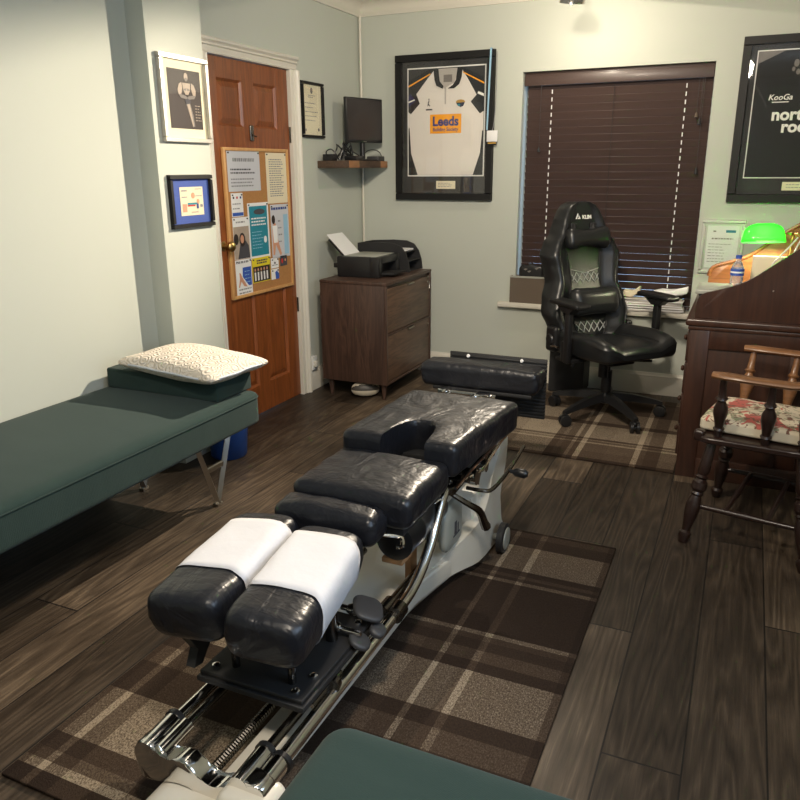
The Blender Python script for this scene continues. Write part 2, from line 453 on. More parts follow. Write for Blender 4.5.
# ------------------------------------------------------------------ room shell
bm = B(); box(bm, -.3, XR+.3, YB-.3, .3, -.1, 0); struct('floor', bm, M['floor'], smooth=False)
bm = B(); box(bm, -.3, XR+.3, YB-.3, .3, CZ, CZ+.1); struct('ceiling', bm, M['ceil'], smooth=False)
WX0, WX1, WZ0, WZ1 = 1.157, 2.285, .548, 2.0
bm = B()
box(bm, -.2, WX0, 0, .22, 0, CZ); box(bm, WX1, XR+.2, 0, .22, 0, CZ); box(bm, WX0, WX1, 0, .22, 0, WZ0-.02); box(bm, WX0, WX1, 0, .22, WZ1, CZ)
struct('wall_back', bm, M['wall'], smooth=False)
bm = B()
box(bm, -.2, 0, DY1+.02, 0, 0, CZ); box(bm, -.2, 0, YB, DY0-.02, 0, CZ); box(bm, -.2, 0, DY0-.02, DY1+.02, DH+.02, CZ)
struct('wall_left', bm, M['wall'], smooth=False)
bm = B(); box(bm, -.1, .10, -2.212, -1.83, 0, CZ); struct('wall_pier', bm, M['wall'], smooth=False)
RW = (-4.7, -3.1, 1.0, 2.15)
bm = B()
box(bm, XR, XR+.2, RW[1], 0, 0, CZ); box(bm, XR, XR+.2, YB, RW[0], 0, CZ); box(bm, XR, XR+.2, RW[0], RW[1], 0, RW[2]); box(bm, XR, XR+.2, RW[0], RW[1], RW[3], CZ)
struct('wall_right', bm, M['wall'], smooth=False)
bm = B(); box(bm, -.2, XR+.2, YB-.2, YB, 0, CZ); struct('wall_rear', bm, M['wall'], smooth=False)
# coving
def cove(bm, p, q, inx, iny):
    pr = [(0, 0), (0, -.1), (.012, -.1), (.016, -.085)]+[(.02+.06*(1-math.cos(a)), -.08+.062*math.sin(a)) for a in [k*PI/12 for k in range(0, 7)]]+[(.085, -.012), (.1, -.012), (.1, 0)]
    p = V(p); q = V(q); n = V((inx, iny, 0)); A = []; Bq = []
    for a, z in pr:
        A.append(bm.verts.new(p+n*a+EZ*z)); Bq.append(bm.verts.new(q+n*a+EZ*z))
    bm.faces.new(A); bm.faces.new(Bq)
    for k in range(len(pr)): bm.faces.new((A[k], A[(k+1) % len(pr)], Bq[(k+1) % len(pr)], Bq[k]))
bm = B(); cove(bm, (0, 0, CZ), (XR, 0, CZ), 0, -1); struct('trim_1', bm, M['trim'])
bm = B(); cove(bm, (0, 0, CZ), (0, -1.83, CZ), 1, 0); struct('trim_2', bm, M['trim'])
# skirting boards
SK = [(0, 0), (.018, 0), (.018, .105), (.014, .112), (.014, .122), (.008, .13), (.006, .142), (0, .142)]
bm = B(); prism(bm, [(-a, b) for a, b in SK], 0.0, XR, 'x'); struct('baseboard_back', bm, M['trim'])
bm = B(); prism(bm, SK, DY1+.075, -.018, 'y'); struct('baseboard_left', bm, M['trim'])
bm = B(); cyl(bm, (.022, -.022, .14), (.022, -.022, 2.4), .008, n=12); struct('trim_3', bm, M['trim'])
# door
door = struct('door_1', B(), M['doorwood'])
bm = B()
pan = [(-1.593, -1.372, 1.645, 1.877), (-1.262, -1.041, 1.645, 1.877), (-1.593, -1.372, .98, 1.50), (-1.262, -1.041, .98, 1.50), (-1.593, -1.372, .18, .82), (-1.262, -1.041, .18, .82)]
ys = [DY0+.003, -1.593, -1.372, -1.262, -1.041, DY1-.003]; zs = [.005, .18, .82, .98, 1.50, 1.645, 1.877, DH-.003]
fx = -.012
for k in (0, 2, 4): box(bm, -.05, fx, ys[k], ys[k+1], zs[0], zs[-1], .0015)
for k in (1, 3):
    for j in (0, 2, 4, 6): box(bm, -.0495, fx-.0005, ys[k], ys[k+1], zs[j], zs[j+1], .0015)
for y0, y1, z0, z1 in pan:
    # recessed field, sloped raised panel
    a = .012; b_ = .04
    L = [[(fx-.002, y0, z0), (fx-.002, y1, z0), (fx-.002, y1, z1), (fx-.002, y0, z1)],
         [(fx-.014, y0+a, z0+a), (fx-.014, y1-a, z0+a), (fx-.014, y1-a, z1-a), (fx-.014, y0+a, z1-a)],
         [(fx-.004, y0+b_, z0+b_), (fx-.004, y1-b_, z0+b_), (fx-.004, y1-b_, z1-b_), (fx-.004, y0+b_, z1-b_)]]
    R_ = [[bm.verts.new(p) for p in l] for l in L]
    for r0, r1 in zip(R_, R_[1:]):
        for k in range(4): bm.faces.new((r0[k], r0[(k+1) % 4], r1[(k+1) % 4], r1[k]))
    bm.faces.new(R_[-1])
old = door.data; bmesh.ops.recalc_face_normals(bm, faces=bm.faces[:]); bm.to_mesh(old); bm.free()
bm = B(); lathe(bm, (fx, -1.632, 1.028), (fx+.075, -1.632, 1.028), [(0, .026), (.06, .026), (.1, .012), (.35, .009), (.45, .016), (.6, .026), (.8, .028), (.95, .018), (1, .004)], 20)
finish('door_knob', bm, M['brass'], door)
bm = B(); rbox(bm, (fx+.005, -1.312, 1.615), (.007, .017, .042), .007, 2); tube(bm, [(fx+.008, -1.312, 1.615), (fx+.022, -1.308, 1.60), (fx+.026, -1.296, 1.598)], .004)
finish('escutcheon', bm, M['darkchrome'], door)['label'] = 'dark metal keyhole cover on the top rail'
for z in (1.62, .6):
    bm = B(); cyl(bm, (fx+.006, DY1-.001, z-.045), (fx+.006, DY1-.001, z+.045), .006, n=10); finish('hinge', bm, M['darkchrome'], door)
# door frame: lining and moulded architrave
fr = struct('trim_4', B(), M['trim'])
bm = B(); box(bm, -.12, -.0, DY1, DY1+.02, 0, DH); box(bm, -.12, -.0, DY0-.02, DY0, 0, DH); box(bm, -.12, 0, DY0-.02, DY1+.02, DH, DH+.02)
finish('door_lining', bm, M['trim'], fr)
AR = [(0, 0), (0, .010), (.006, .013), (.010, .008), (.034, .012), (.038, .021), (.046, .017), (.052, .020), (.058, .031), (.068, .034), (.075, .026), (.075, 0)]
bm = B()
prism(bm, [(DY1+a, b) for a, b in AR], 0, DH, 'z', mat=Matrix(((0, 1, 0, 0), (1, 0, 0, 0), (0, 0, 1, 0), (0, 0, 0, 1))))
prism(bm, [(DY0-a, b) for a, b in AR], 0, DH, 'z', mat=Matrix(((0, 1, 0, 0), (1, 0, 0, 0), (0, 0, 1, 0), (0, 0, 0, 1))))
prism(bm, [(b, DH+a) for a, b in AR], DY0-.075, DY1+.075, 'y')
finish('architrave', bm, M['trim'], fr)
fr.data.from_pydata([(-.11, DY0, DH+.001), (-.11, DY1, DH+.001), (-.10, DY1, DH+.001)], [], [(0, 1, 2)])
fr['kind'] = 'structure'

# ------------------------------------------------------------------ window and blind
win = bpy.data.objects.new('window_1', None); COL.objects.link(win); win.location = (1.72, .15, WZ0); win['kind'] = 'structure'
bm = B()
for x0, x1, z0, z1 in ((WX0, WX0+.05, WZ0, WZ1), (WX1-.05, WX1, WZ0, WZ1), (WX0+.05, WX1-.05, WZ0, WZ0+.05), (WX0+.05, WX1-.05, WZ1-.05, WZ1), (1.70, 1.74, WZ0+.05, WZ1-.05)):
    box(bm, x0, x1, .14, .19, z0, z1, .004)
finish('window_frame', bm, M['white'], win, kind='structure')
bm = B(); box(bm, WX0+.04, WX1-.04, .160, .166, WZ0+.04, WZ1-.04); finish('window_glass', bm, M['glass'], win, kind='structure')
bm = B(); box(bm, 1.050, 2.36, -.055, 0.0, .514, WZ0, .006); box(bm, WX0, WX1, -.01, .14, .518, WZ0-.0005); finish('window_sill', bm, M['trim'], win, kind='structure')
w2 = bpy.data.objects.new('window_2', None); COL.objects.link(w2); w2.location = (XR+.1, -3.9, RW[2]); w2['kind'] = 'structure'
bm = B()
for y0, y1, z0, z1 in ((RW[0], RW[0]+.06, RW[2], RW[3]), (RW[1]-.06, RW[1], RW[2], RW[3]), (RW[0]+.06, RW[1]-.06, RW[2], RW[2]+.06), (RW[0]+.06, RW[1]-.06, RW[3]-.06, RW[3]), (-3.93, -3.87, RW[2]+.06, RW[3]-.06)):
    box(bm, XR+.05, XR+.1, y0, y1, z0, z1, .004)
finish('window_frame', bm, M['white'], w2, kind='structure')

bl = thing('venetian_blind', 'dark brown wooden venetian blind, slats closed, filling the window recess', 'blind', (1.72, .06, WZ0+.01))
by = .068
bm = B(); box(bm, WX0+.006, WX1-.004, by-.034, by+.03, 1.925, 1.997, .004); box(bm, WX0+.006, WX1-.004, by-.044, by-.034, 1.918, 1.982, .004)
finish('valance', bm, M['blind'], bl)
bm = B(); z = .60; ns = 0
while z < 1.93:
    m_ = Matrix.Translation((0, by, z)) @ Matrix.Rotation(math.radians(112), 4, 'X')
    box(bm, WX0+.020, WX1-.006, -.0253, .0253, -.0014, .0014, .001, mat=m_, seg=1); z += .0455; ns += 1
finish('slats', bm, M['blind'], bl)
bm = B(); box(bm, WX0+.010, WX1-.006, by-.022, by+.022, .555, .572, .004); finish('bottom_rail', bm, M['blind'], bl)
for x in (1.335, 2.135):  # pale dashes imitate daylight coming through the cord holes of the slats
    bm = B(); z = .60
    while z < 1.9:
        box(bm, x-.003, x+.003, by-.017, by-.013, z-.004, z+.020); z += .0455
    finish('cord_and_hole_light', bm, M['paper'], bl)['label'] = 'pale dashes painted as daylight through the cord holes between the slats'
bm = B(); cyl(bm, (1.72, by-.028, .6), (1.72, by-.028, 1.92), .0015, n=6); finish('cord_and_hole_light', bm, M['blackm'], bl)
for x, zb, zt in ((2.225, 1.66, 1.70), (2.235, 1.38, 1.42), (2.205, 1.70, 1.73), (1.272, 1.52, 1.55)):
    bm = B(); cyl(bm, (x, by-.045, zt), (x, by-.045, 1.93), .0014, n=6); f_ = finish('pull_cord', bm, M['dark'], bl)
    bm = B(); lathe(bm, (x, by-.045, zt), (x, by-.045, zb), [(0, .003), (.3, .007), (.9, .011), (1, .007)], 12); finish('tassel', bm, M['kraft'] if x in (2.205,) else M['blackm'], f_)

# ------------------------------------------------------------------ rugs
ux = [(0, .08), (.02, .5), (.065, 1), (.085, .45), (.15, .8), (.33, .55), (.40, .75), (.60, .35), (.66, .6), (.745, .35), (.785, .35), (.805, 1), (.825, .45), (.88, .35), (.905, .85), (.93, .5), (1.00, .5), (1.17, .08)]
yb = [(-4.04, .10), (-4.0, 1.1), (-3.975, .45), (-3.94, .22), (-3.885, .95), (-3.69, .22), (-3.60, .22), (-3.56, .55), (-3.475, .22), (-3.415, 1.0), (-3.215, .18), (-3.165, .5), (-3.11, .2), (-3.06, .35), (-3.03, .95), (-3.012, .14), (-2.69, .8), (-2.675, .16), (-2.65, .4), (-2.63, .16), (-2.595, .95), (-2.41, .2), (-2.335, .4), (-2.29, .08)]
rx0, ry0 = 1.04, -4.045
def rug(name, x0, x1, y0, y1, mat, label):
    bm = B(); box(bm, x0, x1, y0, y1, .0005, .011, .004)
    return single(name, bm, mat, label, 'rug', (x0, y0, 0))
M['rug1'] = plaid('brown_tartan_weave', ux, [(max(0, a-ry0), v) for a, v in yb], (1.2, 1.77))
rug('plaid_rug', rx0, rx0+1.195, ry0, -2.27, M['rug1'], 'brown and beige tartan rug lying under the treatment table')
ux2 = [(0, .08), (.02, .8), (.10, 1), (.30, .3), (.335, .5), (.36, .3), (.40, .8), (.42, .4), (.450, 1.25), (.475, .65), (.60, .7), (.735, 1.25), (.760, .6), (.79, .3), (.86, .8), (1.0, .3), (1.1, .7), (1.17, .08)]
yb2 = [(0, .08), (.02, .45), (.12, .55), (.24, 1.1), (.26, .6), (.29, 1.1), (.30, .4), (.33, 1.1), (.5, 1.0), (.56, .3), (.62, .8), (.82, .3), (.95, .3), (1.1, .8)]
M['rug2'] = plaid('brown_tartan_weave_office', ux2, yb2, (1.2, 1.25))
rug('plaid_rug', 1.42, 2.364, -1.382, -.19, M['rug2'], 'brown tartan rug under the swivel chair in front of the window')

# ------------------------------------------------------------------ green couches
def couch(x0, x1, y0, y1, z0, z1, label, legs):
    t = thing('treatment_bench', label, 'bench', ((x0+x1)/2, (y0+y1)/2, 0))
    cx, cy = (x0+x1)/2, (y0+y1)/2; hx, hy = (x1-x0)/2, (y1-y0)/2
    def fn(u, p):
        if p.z > 0: p.z += .010*(1-u.x**4)*(1-u.y**6)+.003*noise.noise(V((p.x*5, p.y*4, 0)))
        return p
    bm = B(); rbox(bm, (cx, cy, (z0+z1)/2), (hx, hy, (z1-z0)/2), (.045, .045, .022), 14, fn); finish('upholstered_top', bm, M['green'], t)
    bm = B(); z = z1-.026; e = .0008; r = .045; P_ = []
    for sx, sy, a0 in ((1, 1, 0), (-1, 1, PI/2), (-1, -1, PI), (1, -1, 1.5*PI)):
        for k in range(7):
            a = a0+k*PI/12; P_.append((cx+sx*(hx-r)+(r+e)*math.cos(a), cy+sy*(hy-r)+(r+e)*math.sin(a), z))
    P_.append(P_[0]); tube(bm, P_, .0032, 6); finish('piping', bm, M['green'], t)
    for ly in legs:
        for lx in (x0+.13, x1-.134):
            bm = B()
            for yy in (-.125, .125): tube(bm, [(lx, ly, .012), (lx, ly+yy, z0+.005)], .015, 4)
            box(bm, lx-.014, lx+.014, ly-.02, ly+.02, 0, .014, .003)
            box(bm, lx-.006, lx+.006, ly-.06, ly+.06, .17, .19)
            finish('leg', bm, M['steel'], t)
    return t
couch(.004, .69, -4.9, -2.362, .345, .497, 'long dark green upholstered couch on V-shaped steel legs along the left wall', (-2.55, -4.6))
couch(1.992, 2.68, -6.2, -4.045, .345, .50, 'dark green upholstered couch corner at the bottom edge of the view', (-4.4, -5.9))
bm = B()
rbox(bm, (.345, -2.485, .545), (.30, .122, .0455), (.012, .012, .010), 4)
single('head_wedge', bm, M['green'], 'dark green rectangular foam block lying under the cream pillow', 'foam block', (.325, -2.49, .5))
def pf(u, p):
    e = (1-abs(u.x)**2.6)*(1-abs(u.y)**2.6); p.z = p.z*(.18+.82*max(e, 0)**.5)
    p.x *= 1+.07*abs(u.y)**3*abs(u.x); p.y *= 1+.10*abs(u.x)**3*abs(u.y)
    p.z += .006*noise.noise(V((p.x*9, p.y*9, 2))); return p
pl = thing('pillow', 'cream swirl-textured pillow lying on the green foam block', 'pillow', (.40, -2.49, .58))
R_ = Matrix.Rotation(math.radians(-4), 4, 'Z') @ Matrix.Rotation(math.radians(2), 4, 'Y')
bm = B(); rbox(bm, (0, 0, 0), (.255, .18, .052), (.04, .04, .045), 12, pf, mat=Matrix.Translation((.445, -2.495, .628)) @ R_); finish('pillow_cover', bm, M['pillow'], pl)
bm = B(); P_ = []
for k in range(41):
    a = 2*PI*k/40; cx_, sy_ = math.cos(a), math.sin(a); s_ = 1/max(abs(cx_), abs(sy_)) if True else 1
    s_ = (abs(cx_)**7+abs(sy_)**7)**(-1/7); u = V((cx_*s_, sy_*s_, 0)); p = pf(u, V((u.x*.255, u.y*.18, 0)))
    P_.append((Matrix.Translation((.445, -2.495, .628)) @ R_) @ p)
tube(bm, P_, .005, 6); finish('piping', bm, M['pillowtrim'], pl)['label'] = 'pale blue piped edge'
bm = B(); lathe(bm, (.225, -2.02, .0), (.225, -2.02, .30), [(0, .085), (.03, .092), (.9, .112), (.93, .12), (1, .12), (1, .108), (.06, .085)], 28, cap=True)
single('waste_bin', bm, M['bluebin'], 'blue plastic bin on the floor behind the green couch leg', 'bin', (.225, -2.02, 0))

# ------------------------------------------------------------------ pinboard and its papers (on the door)
px = fx
bm = B(); box(bm, px+.001, px+.010, -1.585, -.979, .742, 1.523)
pb = thing('pinboard', 'cork pinboard with pine frame hung on the brown door', 'pinboard', (px, -1.28, .73))
finish('cork_panel', bm, M['cork'], pb, smooth=False)
bm = B()
for y0, y1, z0, z1 in ((-1.597, -1.580, .73, 1.537), (-.984, -.967, .73, 1.537), (-1.580, -.984, .73, .747), (-1.580, -.984, 1.520, 1.537)):
    box(bm, px+.001, px+.018, y0, y1, z0, z1, .002)
finish('board_frame', bm, M['pine'], pb)
def notice(label, y0, y1, z0, z1, base, draw, tilt=0, name='notice', cat='notice'):
    t = thing(name, label, cat, (px+.011, (y0+y1)/2, (z0+z1)/2), 0)
    bm = B(); poly_on(bm, [(y0, z0), (y1, z0), (y1, z1), (y0, z1)], (px+.0108, 0, 0), EY, EZ, .0008)
    finish('sheet', bm, base, t, smooth=False)
    o = V((px+.0117, 0, 0)); draw(t, o, y0, y1, z0, z1)
    bm = B()
    for y, z in ((y0+.012, z1-.01), (y1-.012, z1-.01)): cyl(bm, (px+.0115, y, z), (px+.017, y, z), .004, n=8)
    finish('drawing_pins', bm, M['dark'], t)
    return t
def P(t, nm, mat, o, pts, lift=0, **k):
    bm = B(); poly_on(bm, pts, V(o)+EX*lift, EY, EZ, .0005); return finish(nm, bm, mat, t, smooth=False)
def L(t, o, *a, mat=None, lift=0, **k):
    bm = B(); lines(bm, V(o)+EX*lift, EY, EZ, *a, **k); return finish('print_lines', bm, mat or M['ink'], t, smooth=False)
def rc(a, b, c_, d): return [(a, c_), (b, c_), (b, d), (a, d)]
def ell(cx, cz, rx, rz, n=16): return [(cx+rx*math.cos(2*PI*k/n), cz+rz*math.sin(2*PI*k/n)) for k in range(n)]
def d1(t, o, a, b, c_, d):
    L(t, o, a+.05, b-.05, d-.055, d-.06, 1, .018, rag=.05, mat=M['inkgrey']); L(t, o, a+.025, b-.03, d-.10, d-.118, 2, .008, rag=.3, mat=M['ink'])
    L(t, o, a+.025, b-.03, d-.150, d-.186, 3, .007, rag=.3, mat=M['inkgrey'])
notice('white notice with large heading, upper left of the pinboard', -1.564, -1.263, 1.309, 1.520, M['papergrey'], d1)
def d2(t, o, a, b, c_, d): L(t, o, a+.03, b-.03, d-.04, c_+.04, 17, .0055, rag=.2, mat=M['inkgrey'])
notice('tall cream sheet of small print, upper right of the pinboard', -1.201, -.988, 1.232, 1.515, M['papercream'], d2)
def d3(t, o, a, b, c_, d):
    P(t, 'blue_band', M['blueprint'], o, rc(a+.005, b-.003, c_+.004, c_+.022))
    for k, m in enumerate(('ink', 'red', 'navy')): P(t, 'printed_mark', M[m], o, rc(a+.015+k*.032, a+.028+k*.032, d-.03, d-.018))
    L(t, o, a+.01, b-.015, d-.06, d-.085, 2, .006, rag=.2, mat=M['inkgrey'])
notice('small white card with blue bottom band, left side of the pinboard', -1.550, -1.444, 1.176, 1.301, M['paper'], d3)
def d4(t, o, a, b, c_, d):
    P(t, 'photo_background', M['beigeprint'], o, rc(a+.002, b-.002, c_+.002, d-.05))
    P(t, 'dark_jacket', M['ink'], o, [(a+.03, c_+.002), (b-.004, c_+.002), (b-.012, c_+.07), (b-.04, c_+.10), (a+.06, c_+.09)], .0006)
    P(t, 'hair', M['hairp'], o, ell((a+b)/2+.005, c_+.105, .028, .038), .0007); P(t, 'face', M['skin'], o, ell((a+b)/2+.003, c_+.108, .016, .023), .0013)
    P(t, 'hair', M['hairp'], o, ell(a+.022, c_+.11, .022, .03), .0007)
    L(t, o, a+.03, b-.03, d-.03, d-.04, 1, .008, rag=.1, mat=M['inkgrey'])
notice('poster of a long-haired woman in a dark jacket, left side of the pinboard', -1.552, -1.405, .945, 1.172, M['paper'], d4, name='poster', cat='poster')
def d5(t, o, a, b, c_, d):
    P(t, 'teal_field', M['teal'], o, rc(a+.014, b-.014, c_+.018, d-.018)); P(t, 'dark_badge', M['ink'], o, ell((a+b)/2+.01, d-.05, .055, .016), .0007)
    L(t, o, a+.03, b-.03, d-.09, d-.125, 3, .008, rag=.1, mat=M['paper'], lift=.0007); L(t, o, a+.03, b-.06, c_+.15, c_+.06, 6, .004, rag=.4, mat=M['lightblue'], lift=.0007)
    P(t, 'white_seal', M['paper'], o, ell(b-.045, c_+.105, .015, .02), .0007)
notice('teal leaflet with white border in the middle of the pinboard', -1.407, -1.203, .930, 1.243, M['paper'], d5, name='leaflet', cat='leaflet')
def d6(t, o, a, b, c_, d):
    P(t, 'blue_column', M['lightblue'], o, rc(b-.06, b-.012, c_+.015, d-.06)); P(t, 'figure', M['skin'], o, [(a+.03, d-.10), (a+.048, d-.11), (a+.055, d-.18), (a+.10, c_+.02), (a+.085, c_+.01), (a+.04, c_+.08), (a+.025, c_+.02), (a+.008, c_+.02), (a+.01, d-.14)], .0006)
    P(t, 'hair', M['hairp'], o, ell(a+.025, d-.085, .018, .026), .0012); P(t, 'white_dress', M['paper'], o, [(a+.012, d-.12), (a+.06, d-.12), (a+.06, c_+.09), (a+.02, c_+.09)], .0012)
    L(t, o, a+.01, b-.012, d-.03, d-.04, 1, .014, rag=.05, mat=M['navy']); L(t, o, a+.075, b-.08, d-.10, c_+.09, 4, .008, rag=.3, mat=M['inkgrey'])
notice('poster of a standing figure with pale blue column, right side of the pinboard', -1.181, -.988, .915, 1.225, M['papergrey'], d6, name='poster', cat='poster')
def d7(t, o, a, b, c_, d):
    P(t, 'blue_panel', M['blueprint'], o, [(a+.065, d-.045), (b-.006, d-.045), (b-.006, c_+.055), (b-.035, c_+.055), (a+.06, c_+.11)])
    P(t, 'leg_drawing', M['skin'], o, [(a+.03, d-.07), (a+.042, d-.075), (a+.06, c_+.10), (a+.10, c_+.05), (a+.07, c_+.055), (a+.045, c_+.085), (a+.025, c_+.05), (a+.018, c_+.055), (a+.032, c_+.10)], .0006)
    L(t, o, a+.008, b-.02, d-.02, d-.03, 1, .012, rag=.05, mat=M['inkgrey']); L(t, o, a+.02, b-.01, c_+.015, c_+.035, 2, .008, rag=.1, mat=M['inkgrey']); L(t, o, a+.08, b-.012, d-.07, d-.13, 4, .004, mat=M['lightblue'], lift=.0007)
notice('leaflet with a drawn body and blue panel, bottom left of the pinboard', -1.552, -1.402, .737, .942, M['paper'], d7, name='leaflet', cat='leaflet')
def d8(t, o, a, b, c_, d):
    P(t, 'yellow_header', M['yellow'], o, rc(a, b, d-.045, d)); L(t, o, a+.045, b-.02, d-.022, d-.036, 2, .009, rag=.2, mat=M['ink'], lift=.0007)
    P(t, 'group_photo', M['hairp'], o, rc(a+.006, b-.004, c_+.004, d-.05))
    for k in range(5): P(t, 'white_shirt', M['paper'], o, rc(a+.018+k*.03, a+.032+k*.03, c_+.012, c_+.06), .0007); P(t, 'face', M['skin'], o, ell(a+.025+k*.03, c_+.074, .007, .009), .0007)
notice('yellow-topped leaflet with a group photo, bottom middle of the pinboard', -1.394, -1.214, .795, .937, M['yellow'], d8, name='leaflet', cat='leaflet')
def d9(t, o, a, b, c_, d): P(t, 'printed_mark', M['ink'], o, ell((a+b)/2, (c_+d)/2, .009, .007)); L(t, o, a+.01, b-.01, c_+.015, c_+.02, 1, .005, mat=M['inkgrey'])
notice('small white card with dark dot, under the standing figure poster', -1.203, -1.122, .858, .918, M['paper'], d9, name='card', cat='card')
def d10(t, o, a, b, c_, d): P(t, 'blue_corner', M['blueprint'], o, [(b-.035, c_), (b, c_), (b, c_+.03), (b-.022, d-.012), (b-.04, c_+.04)])
notice('small white card with blue corner, lowest in the right group', -1.205, -1.124, .792, .853, M['paper'], d10, name='card', cat='card')
def d11(t, o, a, b, c_, d): P(t, 'figure', M['red'], o, ell(a+.022, (c_+d)/2, .01, .015)); P(t, 'figure', M['skin'], o, ell(b-.02, (c_+d)/2+.003, .007, .008))
notice('small black card with red figure, right below the blue column poster', -1.104, -1.028, .862, .922, M['ink'], d11, name='card', cat='card')

# ------------------------------------------------------------------ framed pictures
def pic(name, label, cat, o, ux, uz, w, h, fw, depth, fmat, inner, glass=True, mat2=None):
    """frame with lower-left corner o, axes ux, uz, growing out along n."""
    o = V(o); ux = V(ux); uz = V(uz); n = ux.cross(uz)
    t = thing(name, label, cat, tuple(o+ux*w/2))
    def bar(bm, u0, u1, v0, v1, d0, d1, ins=0):
        # bevelled bar
        a = [(u0, v0, d0), (u1, v0, d0), (u1, v1, d0), (u0, v1, d0)]
        vs = [bm.verts.new(o+ux*u+uz*v+n*d) for u, v, d in a]; b = .003
        vt = [bm.verts.new(o+ux*u+uz*v+n*d1) for u, v in ((u0+b, v0+b), (u1-b, v0+b), (u1-b, v1-b), (u0+b, v1-b))]
        bm.faces.new(vs); bm.faces.new(vt)
        for k in range(4): bm.faces.new((vs[k], vs[(k+1) % 4], vt[(k+1) % 4], vt[k]))
    bm = B(); bar(bm, 0, w, h-fw, h, .001, depth); bar(bm, 0, w, 0, fw, .001, depth); bar(bm, 0, fw, fw, h-fw, .001, depth); bar(bm, w-fw, w, fw, h-fw, .001, depth)
    finish('frame', bm, fmat, t)
    bm = B(); poly_on(bm, rc(fw*.8, w-fw*.8, fw*.8, h-fw*.8), o+n*.002, ux, uz, .003); finish('mount', bm, mat2 or M['matcream'], t, smooth=False)
    def pp(nm, m, pts, d=.0055, th=.0008):
        bm = B(); poly_on(bm, pts, o+n*d, ux, uz, th); return finish(nm, bm, m, t, smooth=False)
    inner(t, pp, o, ux, uz, n)
    if glass:
        bm = B(); poly_on(bm, rc(fw*.9, w-fw*.9, fw*.9, h-fw*.9), o+n*(depth*.72), ux, uz, .0008); finish('glass', bm, M['glass'], t, smooth=False)
    return t
# bodybuilder photo
def bodyb(t, pp, o, ux, uz, n):
    pp('photo_print', M['hairp'], rc(.062, .290, .062, .318)); 
    pp('legs', M['greyprint'], [(.176, .172), (.206, .176), (.222, .125), (.230, .075), (.214, .070), (.198, .118)], .0064)
    pp('legs', M['beigeprint'], [(.182, .170), (.200, .172), (.212, .125), (.220, .078), (.214, .074), (.198, .120)], .0072)
    pp('trunks', M['ink'], [(.170, .197), (.208, .197), (.210, .176), (.176, .170)], .0072)
    pp('torso', M['beigeprint'], [(.160, .262), (.216, .262), (.212, .232), (.198, .212), (.178, .212), (.164, .232)], .0064)
    for m_ in (1, -1):
        def Q(l): return [(.188+m_*(a-.188), b) for a, b in (l if m_ > 0 else l[::-1])]
        pp('arm', M['beigeprint'], Q([(.222, .264), (.240, .256), (.252, .232), (.248, .210), (.234, .204), (.224, .222), (.219, .242)]), .0072)
        pp('arm', M['greyprint'], Q([(.248, .210), (.236, .196), (.200, .192), (.186, .198), (.200, .206), (.232, .212)]), .0080)
        pp('chest_shade', M['greyprint'], Q([(.190, .240), (.208, .236), (.210, .230), (.192, .228)]), .0072)
    pp('head', M['beigeprint'], ell(.188, .288, .0135, .018), .0066); pp('beard', M['greyprint'], ell(.188, .278, .009, .007), .0075)
    bm = B(); lines(bm, o+n*.0066, ux, uz, .240, .282, .165, .10, 6, .003, rag=.3); finish('handwriting', bm, M['beigeprint'], t, smooth=False)
pic('picture_frame', 'silver framed black and white photo of a muscular man, left of the door', 'picture', (.10, -2.165, 1.545), EY, EZ, .34, .377, .022, .022, M['silver'], bodyb)
def cart(t, pp, o, ux, uz, n):
    pp('print', M['papercream'], rc(.075, .243, .058, .190))
    pp('table_drawing', M['teal'], rc(.125, .195, .108, .117), .0066); pp('table_drawing', M['red'], rc(.125, .18, .100, .107), .0066)
    pp('head', M['skin'], ell(.168, .150, .013, .014), .0066); pp('head', M['skin'], ell(.203, .122, .010, .011), .0066); pp('figure', M['navy'], rc(.19, .205, .088, .112), .0066)
    pp('drawing', M['skin'], rc(.088, .118, .075, .112), .0066); pp('sign_drawing', M['inkgrey'], rc(.085, .125, .142, .146), .0066); pp('sign_drawing', M['inkgrey'], rc(.085, .125, .170, .176), .0066); pp('sign_drawing', M['inkgrey'], rc(.185, .232, .146, .149), .0066); pp('sign_drawing', M['inkgrey'], rc(.185, .232, .178, .181), .0066); pp('drawing', M['inkgrey'], rc(.218, .236, .095, .108), .0066); pp('drawing', M['beigeprint'], rc(.15, .20, .07, .075), .0066)
pic('picture_frame', 'small black framed cartoon drawing with blue mount, under the muscular man photo', 'picture', (.10, -2.162, 1.155), EY, EZ, .312, .246, .022, .02, M['frameblack'], cart, mat2=M['matblue'])
def certd(t, pp, o, ux, uz, n):
    pp('crest', M['greyprint'], ell(.13, .275, .014, .018)); bm = B(); lines(bm, o+n*.006, ux, uz, .09, .17, .245, .235, 2, .004); lines(bm, o+n*.006, ux, uz, .045, .21, .20, .10, 5, .004, rag=.5); finish('print_lines', bm, M['inkgrey'], t, smooth=False)
    pp('seal', M['ink'], ell(.205, .05, .009, .01)); pp('seal', M['greyprint'], ell(.05, .045, .007, .008))
pic('certificate_frame', 'black framed cream certificate between the door and the wall monitor', 'certificate', (0, -.799, 1.611), EY, EZ, .262, .326, .018, .022, M['frameblack'], certd)
def cert2(t, pp, o, ux, uz, n):
    pp('sheet', M['paper'], rc(.032, .208, .035, .285)); pp('logo', M['teal'], rc(.135, .19, .245, .26), .0064); pp('logo', M['greyprint'], rc(.065, .08, .248, .256), .0064)
    bm = B(); lines(bm, o+n*.0064, ux, uz, .06, .185, .205, .20, 1, .008, rag=.1); lines(bm, o+n*.0064, ux, uz, .045, .19, .175, .07, 7, .003, rag=.5); finish('print_lines', bm, M['greyprint'], t, smooth=False)
